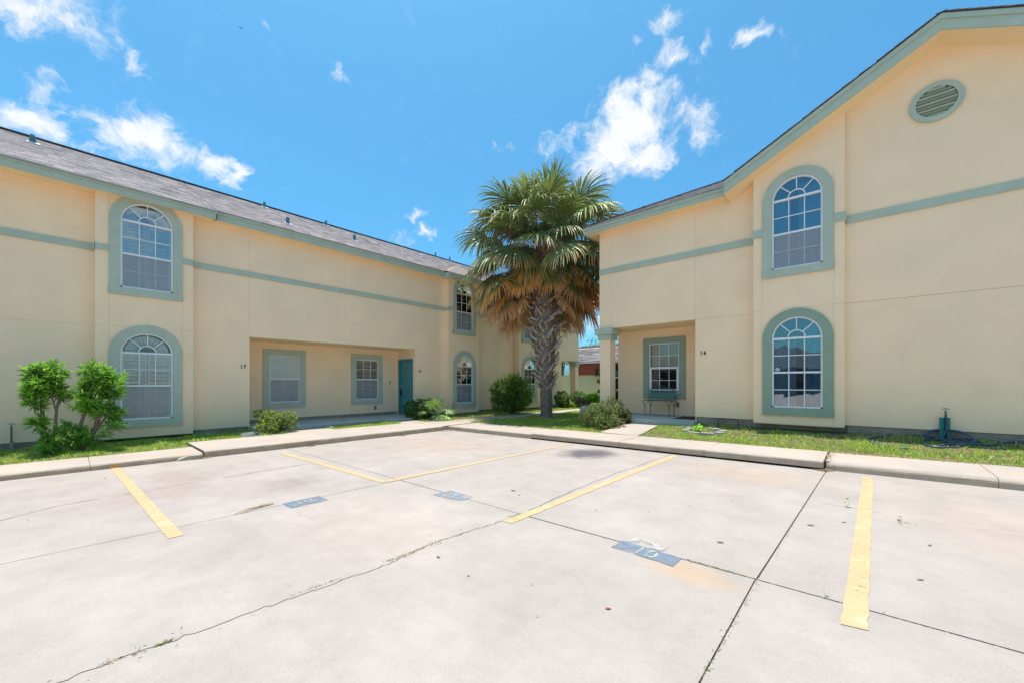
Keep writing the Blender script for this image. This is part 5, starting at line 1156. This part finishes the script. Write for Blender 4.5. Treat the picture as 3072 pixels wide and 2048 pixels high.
# ------------------------------------------------------------------ small things
# planter ring of blocks
rx_, ry_ = -2.72, 9.77
pr = thing('planter_ring', (rx_, ry_, .26), 'low oval ring of grey concrete garden blocks on the right lawn', 'planter')
BLK = mat('garden_block', (.33, .325, .33), .95, .12, 6, .5, 60)
for k in range(8):
    a0, a1 = k * math.pi / 4 + .04, (k + 1) * math.pi / 4 - .04; zt = .335 + .03 * math.sin(a0 + .4) + .006 * math.sin(k * 2.1)
    if k == 2: continue
    o_ = [(rx_ + .47 * math.cos(a0 + (a1 - a0) * q / 4), ry_ + .34 * math.sin(a0 + (a1 - a0) * q / 4)) for q in range(5)]
    i_ = [(rx_ + .32 * math.cos(a1 + (a0 - a1) * q / 4), ry_ + .20 * math.sin(a1 + (a0 - a1) * q / 4)) for q in range(5)]
    MB().prism(o_ + i_, .20, zt).build('block', BLK, pr, bevel=.006)
MB().prism([(rx_ + .31 * math.cos(q * .5236), ry_ + .19 * math.sin(q * .5236)) for q in range(12)], .2, .305).build('planter_soil', SOILD, pr)
fb = MB().box(-3.5, -3.08, 10.02, 10.07, .31, .345); tag(fb.build('stepping_block', BLK), 'thin pale concrete strip lying in the grass behind the planter ring', 'edging strip')
# wire edging hoop
wf = thing('wire_edging', (-2.32, 10.22, .35), 'small black wire garden edging hoop below the wall right of number 14', 'garden edging')
h0, h1 = -2.53, -2.11; yh = 10.22
MB().tube([(h0, yh, .34), (h0, yh, .53), (h0 + .02, yh, .57), (h0 + .06, yh, .585), (h1 - .06, yh, .585), (h1 - .02, yh, .57), (h1, yh, .53), (h1, yh, .34)], .009, 6).build('hoop', METALD, wf)
for k in range(5): MB().tube([(h0 + .07 + .07 * k, yh, .36), (h0 + .07 + .07 * k, yh, .58)], .002, 4).build('wire', METALD, wf)
for k in range(3): MB().tube([(h0 + .01, yh, .40 + .06 * k), (h1 - .01, yh, .40 + .06 * k)], .002, 4).build('wire', METALD, wf)
tag(MB().box(-3.75, -3.19, 10.75, 11.55, .471, .485).build('doormat', mat('brown_mat', (.06, .035, .03), .95, .2, 30)), 'dark brown doormat on the porch of number 14', 'doormat')
# wrought iron bench
be = thing('garden_bench', (-4.38, 11.5, .47), 'green wrought iron bench with scrolled back under the porch window of number 14', 'bench')
zb = .47; x0, x1 = -4.80, -3.98; yb, yf = 11.62, 11.22; sz = zb + .44
MB().box(x0, x1, yf, yb, sz - .008, sz + .008).build('seat', mat('green_bench_seat', (.09, .20, .17), .55, .1, 6), be)
for k in range(9):
    MB().box(x0 + .02, x1 - .02, yf + .02 + k * .04, yf + .045 + k * .04, sz + .009, sz + .014).build('seat_slat', GREENM, be)
bp = MB(); n = 12
for j in range(5):
    for i in range(n + 1): bp.p(x0 + .05 + (x1 - x0 - .1) * i / n, yb + .01 + .03 * j / 4 + .02 * math.sin(i / n * math.pi), sz + .05 + .2 * j / 4)
bp.f = [(j * (n + 1) + i, j * (n + 1) + i + 1, (j + 1) * (n + 1) + i + 1, (j + 1) * (n + 1) + i) for j in range(4) for i in range(n)]
bp.build('back_panel', bpy.data.materials['green_bench_seat'], be, fix=False)
def arc(cx, cz, r, a0, a1, n=14, y=yb + .02): return [(cx + r * math.cos(R(a0 + (a1 - a0) * i / n)), y, cz + r * math.sin(R(a0 + (a1 - a0) * i / n))) for i in range(n + 1)]
xc = (x0 + x1) / 2; zt = sz + .27
fr = MB(); fr.tube([(x0 + .02, yb, sz), (x0 + .02, yb + .02, zt)], .009, 6); fr.tube([(x1 - .02, yb, sz), (x1 - .02, yb + .02, zt)], .009, 6); fr.tube([(x0 + .02, yb + .02, zt), (x1 - .02, yb + .02, zt)], .008, 6)
fr.tube([(x0 + .02, yb, sz), (x1 - .02, yb, sz)], .009, 6)
for cx, rr_, cz in ((xc, .14, zt + .03), (xc - .22, .09, zt + .01), (xc + .22, .09, zt + .01), (xc - .35, .055, zt), (xc + .35, .055, zt)): fr.tube(arc(cx, cz, rr_, 0, 180), .008, 6)
fr.build('back_frame', GREENM, be)
for sgn in (-1, 1):
    q = MB()
    q.tube([(xc + sgn * (.02 + .065 * (1 - t / 14 * .75) * math.cos(t * .7) + .03), yb + .02, zt + .07 + .065 * (1 - t / 14 * .75) * math.sin(t * .7)) for t in range(14)], .006, 5)
    q.tube([(xc + sgn * (.22 + .05 * (1 - t / 14 * .7) * math.cos(t * .7)), yb + .02, zt + .05 + .05 * (1 - t / 14 * .7) * math.sin(t * .7)) for t in range(14)], .006, 5)
    q.tube([(xc + sgn * (.34 + .035 * (1 - t / 14 * .7) * math.cos(t * .7)), yb + .02, zt + .03 + .035 * (1 - t / 14 * .7) * math.sin(t * .7)) for t in range(14)], .005, 5)
    q.build('scroll', GREENM, be)
for (x, y, s) in ((x0 + .06, yf, 1), (x1 - .06, yf, -1), (x0 + .06, yb, 1), (x1 - .06, yb, -1)):
    q = MB(); q.tube([(x, y, zb), (x, y, sz - .18), (x - s * .02, y, sz - .08), (x - s * .06, y, sz - .01)], .010, 6); q.tube([(x + s * .005, y, sz - .18), (x + s * .04, y, sz - .07), (x + s * .10, y, sz - .01)], .007, 6)
    q.build('leg', GREENM, be)
# faucets
def faucet(x, y, z0, z1, dx, dy, lab, m1, m2):
    t = thing('garden_tap', (x, y, z0), lab, 'tap'); ex, ey = x + dx * .06, y + dy * .06
    MB().tube([(x, y, z0), (x, y, z1)], .014, 8).build('riser_pipe', m1, t)
    MB().tube([(x, y, z1), (x + dx * .03, y + dy * .03, z1 + .01), (ex, ey, z1 - .02), (ex, ey, z1 - .05)], [.02, .02, .015, .014], 8).build('spout', m2, t)
    b = MB(); b.tube([(x, y, z1), (x, y, z1 + .05)], .008, 6); b.tube([(x - dy * .045, y - dx * .045, z1 + .055), (x, y, z1 + .07), (x + dy * .045, y + dx * .045, z1 + .055)], .008, 6); b.build('handle', m2, t)
    return t
brass = mat('weathered_brass', (.10, .22, .24), .5, .2, 20, metal=.3)
t = faucet(-12.46, -.76, .08, .56, 1, 0, 'teal painted garden tap on a pipe at the far left wall', BARK, brass)
MB().tube([(-12.46, -.76, .08), (-12.46, -.755, .27)], .028, 8).build('pipe_wrap', mat('grey_wrap', (.30, .31, .32), .9, .3, 20), t)
faucet(-12.47, 12.95, .1, .5, 1, 0, 'garden tap on a thin pipe left of the big oleander', BARK, BARK)
t = faucet(1.14, 10.44, .40, .90, 0, -1, 'metal tap with dark hose at the right building wall', METALD, mat('tap_metal', (.22, .20, .17), .4, .1, 10, metal=.7))
MB().box(1.07, 1.20, 10.46, 10.50, .40, .80).build('green_post', mat('green_post_paint', (.02, .24, .20), .6, .1), t)
def smooth_path(P, n=8):
    P = [Vector(p) for p in P]; o = []
    for i in range(len(P) - 1):
        a, b, c, d = P[max(0, i - 1)], P[i], P[i + 1], P[min(len(P) - 1, i + 2)]
        for k in range(n):
            t = k / n; o.append(.5 * ((2 * b) + (c - a) * t + (2 * a - 5 * b + 4 * c - d) * t * t + (3 * b - a - 3 * c + d) * t ** 3))
    o.append(P[-1]); return o
NAVY = mat('navy_hose', (.02, .065, .14), .4, .1, 10, spec=.5)
zg = lambda x, y: zp(x) + .115 + .22 * max(0, min(1, (y - 8.8) / 1.9))
ho = thing('garden_hose', (1.1, 10.1, .4), 'navy blue hose coiled loosely on the right lawn below its tap', 'hose')
def gp(x, y, h=.018): return (x, y, zg(x, y) + h)
def hrun(P): MB().tube(smooth_path(P), .0135, 8).build('hose_run', NAVY, ho, smooth=True)
hrun([(1.14, 10.36, .84), (1.14, 10.33, .66), (1.11, 10.28, .52), gp(1.02, 10.2, .09), gp(.88, 10.3, .05), gp(.95, 10.52, .12), gp(1.15, 10.45, .17), gp(1.38, 10.3, .13), gp(1.42, 10.12, .04), gp(1.2, 10.0, .03), gp(1.0, 10.15, .09), gp(.9, 10.35, .10), gp(1.1, 10.5, .15), gp(1.33, 10.42, .15), gp(1.46, 10.2, .05), gp(1.28, 9.98)])
hrun([gp(1.28, 9.98), gp(1.2, 10.12, .03), gp(1.05, 10.2, .03), gp(.9, 10.25), gp(.82, 10.08), gp(.86, 9.8), gp(1.0, 9.72), gp(1.25, 9.85)])
hrun([gp(1.0, 9.86), gp(1.12, 9.95, .03), gp(1.2, 10.16, .04), gp(1.1, 10.35, .04)])
hrun([gp(.95, 10.55, .03), gp(.72, 10.54), gp(.51, 10.62), gp(.35, 10.38), gp(.12, 10.08), gp(.12, 9.87), gp(.22, 9.65), gp(.40, 9.53, .012), gp(.6, 9.5, .005)])
hrun([gp(1.22, 10.4, .03), gp(1.47, 10.45), gp(1.52, 10.22), gp(1.37, 10.06), gp(1.2, 10.25, .03)])
hrun([gp(1.3, 10.3, .03), gp(1.52, 10.1), gp(1.69, 10.22), gp(1.8, 10.38), gp(1.98, 10.48), gp(2.3, 10.42), gp(3.2, 10.4)])
ht = thing('garden_hose', (-11.6, 11.5, .12), 'thin pale hose lying along the wall left of the big oleander', 'hose')
MB().tube(smooth_path([(-12.44, 12.95, .42), (-12.2, 13.0, .16), (-12.1, 12.4, .13), (-12.0, 11.6, .13), (-12.0, 10.6, .13), (-11.8, 9.6, .13), (-11.4, 9.3, .13)]), .012, 6).build('hose_run', mat('pale_hose', (.34, .30, .22), .6), ht, smooth=True)
# rock, rag, debris
def blob_obj(name, ctr, r, m, lab, cat, seed, sub=3, amp=.18):
    import bmesh
    bm = bmesh.new(); bmesh.ops.create_icosphere(bm, subdivisions=sub, radius=1); rr = random.Random(seed); ph = [rr.uniform(0, 6) for _ in range(6)]
    for v in bm.verts:
        c = v.co; k = 1 + amp * (math.sin(c.x * 3 + ph[0]) * math.cos(c.y * 3 + ph[1]) + .5 * math.sin(c.z * 7 + ph[2] + c.x * 5) + rr.uniform(-.12, .12)); v.co = Vector((c.x * r[0] * k, c.y * r[1] * k, c.z * r[2] * k))
    me = bpy.data.meshes.new(name); bm.to_mesh(me); bm.free(); me.materials.append(m); o = bpy.data.objects.new(name, me); COL.objects.link(o); o.location = ctr
    return tag(o, lab, cat)
blob_obj('rock', (-11.45, 3.05, .11), (.24, .28, .09), mat('dark_slate', (.11, .13, .15), .85, .2, 8, .5, 30), 'low dark grey rock in the grass left of the clipped porch shrub', 'rock', 1)
blob_obj('crumpled_paper', (-11.55, 5.05, .13), (.04, .07, .022), mat('white_paper', (.75, .75, .74), .8), 'crumpled white paper on the grass strip in front of the porch', 'litter', 2, 2, .5)
DL = mat('dead_leaf_grey', (.12, .11, .11), .8, .3, 30); DL2 = mat('dead_leaf_rust', (.22, .06, .03), .8, .3, 30); GL = mat('green_sprig', (.16, .26, .06), .7, .2, 20)
def dleaf(x, y, s, m, lab, grp=None, a=0, cat='leaf'):
    b = MB(); n = 10
    for k in range(n): th = k / n * 6.2832; b.p(x + s * (math.cos(th) * math.cos(a) - .42 * math.sin(th) * math.sin(a)), y + s * (math.cos(th) * math.sin(a) + .42 * math.sin(th) * math.cos(a)), zp(x) + .006 + .12 * s * (1 + math.cos(2 * th)))
    c = b.p(x, y, zp(x) + .004); b.f = [(k, (k + 1) % n, c) for k in range(n)]
    return tag(b.build('dry_leaf' if m is not GL else 'green_leaf', m, None, fix=False), lab, cat, grp)
grp = 'small dry leaves scattered on the parking concrete'
gl = 'small dark dry leaf lying on the parking concrete'
for (x, y, s, a) in ((-.88, 3.62, .028, .5), (-3.28, 3.72, .035, .3), (-3.1, 3.62, .02, 1), (-.35, 4.6, .03, .2), (-2.45, 1.9, .02, .1), (-2.05, 1.85, .012, .4), (-6.9, 5.9, .03, .3), (-6.45, 6.1, .025, 2), (-1.65, 4.0, .012, 0), (-1.4, 4.5, .012, 0), (-2.1, 3.7, .012, 1), (-1.1, 5.0, .012, 0), (.42, 4.65, .02, .8), (.30, 3.8, .02, .4), (-8.4, .35, .02, .1), (-6.3, -.28, .012, 0), (-3.9, 4.1, .015, .2), (-3.3, 4.9, .018, 1), (-4.3, 5.3, .014, .3), (-7.9, 4.7, .02, .9), (-.12, 4.9, .022, .5)):
    dleaf(x, y, s, DL, gl, grp, a)
dleaf(-1.12, 2.12, .018, DL2, 'single rust brown curled leaf near the bottom centre of the lot', a=.6)
for (x, y) in ((-.09, 5.52),): tufts([(x, y, zp(x) + .004, .045, .02, .003)], 10, 4, .026, .010, [(0.279, 0.420, 0.091)], 'foliage', thing('green_sprig', (x, y, zp(x)), 'small green leafy sprig on the concrete left of the rightmost yellow line', 'leaf sprig'), 77, up=.1)
tufts([(.30, 5.25, zp(.3) + .004, .045, .025, .004)], 10, 4, .028, .008, [(0.248, 0.195, 0.117), (0.124, 0.105, 0.078)], 'foliage', thing('dry_sprig', (.30, 5.25, zp(.3)), 'dry brown sprig on the concrete right of the rightmost yellow line', 'leaf sprig'), 78, up=.1)
litter('crack_debris', [((-2.72, .95), (-2.70, 1.25)), ((-2.66, 1.62), (-2.70, 1.95)), ((-2.74, .1), (-2.72, .25)), ((-4.9, 2.3), (-4.92, 2.7)), ((-1.0, 3.11), (-.6, 3.1))], 260, .008, DRYC, lambda x, y: zp(x) - .004, (.008, .026), w=.0014)
for k, (x, y, w) in enumerate(((-2.62, 2.98, 'green weed tuft in the wide crack at the end of the long middle yellow line'), (-2.66, 2.05, 'green weed tuft in the wide crack halfway to the camera'), (-2.73, .31, 'small green weed in the wide crack at the lower left'), (-.545, 2.35, 'small leafy weed in the straight joint at the bottom right'), (-.15, 3.12, 'thin weed in the joint beside the foot of the rightmost yellow line'), (-.41, 8.05, 'weed growing in the open joint of the right sidewalk'))):
    z = zp(x) + (.13 if y > 8 else 0); tufts([(x, y, z + .004, .015, .06 if k < 3 else .02, .006)], 22 if k < 2 else 9, 4, .02, .006, [(0.232, 0.405, 0.078), (0.171, 0.300, 0.065), (.24, .24, .1)], 'foliage', thing('weed_tuft', (x, y, z), w, 'weed'), 80 + k, up=.8)
wl_ = MB(); rr = random.Random(5)
for k in range(7):
    a = -2.2 + rr.uniform(-.25, .25); l = rr.uniform(.1, .28); x, y = -5.02 + rr.uniform(-.02, .02), 1.52 + rr.uniform(-.03, .03)
    wl_.tube([(x, y, zp(x) + .006), (x + l * .3, y - l, zp(x) + .02), (x + l * .5, y - l * 1.4, zp(x) + .006)], .003, 4)
tag(wl_.build('palm_leaf_shred', mat('dry_straw', (.30, .22, .12), .8, .3, 20)), 'torn strip of dry palm leaf lying beside the blue stall number on the left', 'dead leaf')

# ------------------------------------------------------------------ background
bw = thing('boundary_wall', (-12, 24.5, 0), 'long pale green cream plastered boundary wall behind the courtyard', 'wall')
BWM = mat('boundary_plaster', (.60, .60, .40), .9, .05, 1, .3, 40)
for a in range(-34, 2, 6): MB().box(a, a + 5.98, 24.5, 24.68, 0, 1.92).build('wall_panel', BWM, bw)
MB().box(-34, 2, 24.46, 24.72, 1.921, 1.96).build('wall_cap', BWM, bw)
shd = thing('shed', (-15, 30, 0), 'red board shed with grey gambrel roof beyond the boundary wall', 'shed')
REDM = mat('red_boards', (.36, .085, .06), .8, .12, 6)
for k in range(42):
    x = -18.3 + k * .2
    MB().box(x + .004, x + .196, 28.0 + .006 * (k % 2), 28.04, 0, 2.98).build('board', REDM, shd)
MB().box(-18.3, -9.9, 28.05, 32, 0, 2.9).build('shed_body', REDM, shd); MB().box(-18.42, -18.3, 27.97, 28.08, 0, 3.0).build('corner_board', WHITE, shd)
MB().box(-18.5, -9.8, 27.78, 27.82, 2.98, 3.13).build('fascia', WHITE, shd)
shingles(shd, (0, 27.75, 3.12), (1, 0, 0), (0, 1, 1.15), -18.55, -9.8, 1.7, seed=21, exp=.17, tw=.9, th=.02)
g_ = MB(lambda a, b, c: (c, a, b)); g_.prism([(27.84, 3.1), (28.92, 4.32), (30, 4.62), (31.1, 4.32), (32.2, 3.1)], -18.4, -9.9); g_.build('roof_body', ROOFE, shd)
def tree(x, y, h, ells, n, L, W, cols, lab, seed, sparse=False, z0=0):
    t = thing('tree', (x, y, z0), lab, 'tree')
    tufts(ells, n, 9, L, W, cols, 'crown', t, seed, up=.2, stem=.15, shell=.35)
    twigs(ells, (x, y, h * .35), 60 if sparse else 30, t, seed, .03); stems([([(x, y, z0), (x + .1, y, h * .4), (x, y, h * .7)], .16, .07)], t, 'trunk')
DG = [(0.078, 0.150, 0.039), (0.109, 0.195, 0.046), (0.054, 0.105, 0.033)]
tree(-21.2, 31, 5.6, [(-21.2, 31, 4.3, 1.5, 1.5, 1.1), (-20.6, 31, 5.0, .9, .9, .7)], 420, .16, .07, DG, 'green leafy tree behind the shed, close to the far corner of the townhouse row', 91)
tree(-19.6, 35, 6.2, [(-19.6, 35, 5.2, 1.5, 1.2, .8), (-18.4, 35, 5.0, 1.3, 1.2, .6), (-16.8, 35, 5.0, 1.3, 1.2, .6)], 110, .14, .05, [(.12, .16, .09), (.10, .13, .08)], 'thin grey green tree with bare twigs above the shed roof', 92, True)
tree(-19.0, 25.6, 3.6, [(-19.1, 25.6, 2.4, .9, .6, .8), (-18.8, 25.6, 3.0, .7, .5, .5)], 300, .14, .06, [(.03, .055, .02), (.02, .04, .015)], 'dark tree beyond the wall, seen through the far corner porch', 93)
tag(MB().tube([(-30, 24, 5.2), (-14.98, 24, 5.98), (-13.29, 24, 6.07), (0, 24, 6.9)], .018, 5).build('utility_cable', METALD), 'dark overhead cable crossing the gap between the two buildings', 'cable')
# black plant stand seen between column and porch wall
ps = thing('plant_stand', (-6.45, 13.3, .2), 'black wire plant stand with pots, seen in the gap beside the porch column', 'plant stand')
for dx in (-.18, .18):
    for dy in (-.12, .12): MB().tube([(-6.55 + dx, 13.1 + dy, .2), (-6.55 + dx, 13.1 + dy, 2.1)], .012, 5).build('post', METALD, ps)
for z in (.75, 1.2, 1.65, 2.05): MB().box(-6.75, -6.35, 12.96, 13.24, z, z + .02).build('shelf', METALD, ps)
for z in (.77, 1.22, 1.67):
    q = MB(); q.tube([(-6.55, 13.1, z), (-6.55, 13.1, z + .2)], [.10, .14], 12); q.build('stand_pot', METALD if z != 1.67 else TEAL, ps)
    tufts([(-6.55, 13.1, z + .28, .16, .13, .12)], 40, 8, .1, .03, [(0.062, 0.135, 0.026), (0.093, 0.180, 0.039)], 'stand_plant', ps, int(z * 50), up=.8)
ob = thing('house_row', (2, -34, 0), 'low dark house row with grey roof across the lot, mirrored in the right lower window', 'building')
MB().box(-26, 30, -42, -34, 0, 3.1).build('wall', mat('dark_brick_wall', (.13, .12, .12), .9, .1, 2), ob)
q = MB(); q.v = [(-26.6, -33.3, 3.0), (30.6, -33.3, 3.0), (30.6, -38, 5.4), (-26.6, -38, 5.4), (-26.6, -42.7, 3.0), (30.6, -42.7, 3.0)]; q.f = [(0, 1, 2, 3), (3, 2, 5, 4), (0, 3, 4), (1, 5, 2)]; q.build('roof', mat('dark_slate_roof', (.075, .085, .10), .9, .1, 2), ob, fix=False)
for k in range(9): MB(lambda u, z, n: (u, -34 + n, z)).box(-23 + k * 6, -21.6 + k * 6, .9, 2.2, .001, .05).build('window', METALD, ob)
# bird high over the left roof
d = sky_dir(722, 85); bp_ = d * 150 + Vector((0, 0, 1.43))
bi = thing('bird', bp_, 'small dark bird gliding high in the sky over the left roof', 'bird')
b = MB(); b.tube([tuple(bp_ + Vector((-.25, 0, 0))), tuple(bp_ + Vector((-.05, 0, .02))), tuple(bp_ + Vector((.15, .02, 0))), tuple(bp_ + Vector((.3, .03, -.02)))], [.02, .07, .06, .02], 8); b.build('body', METALD, bi)
for s in (-1, 1):
    b = MB(); q = bp_; b.v = [tuple(q + Vector((-.08, 0, .03))), tuple(q + Vector((.12, 0, .03))), tuple(q + Vector((.06, s * .35, .12))), tuple(q + Vector((-.1, s * .35, .12))), tuple(q + Vector((-.14, s * .65, .05))), tuple(q + Vector((-.08, 0, .01))), tuple(q + Vector((.06, s * .35, .10)))]; b.f = [(0, 1, 2, 3), (3, 2, 4), (5, 1, 6)]
    b.build('wing', METALD, bi, fix=False)
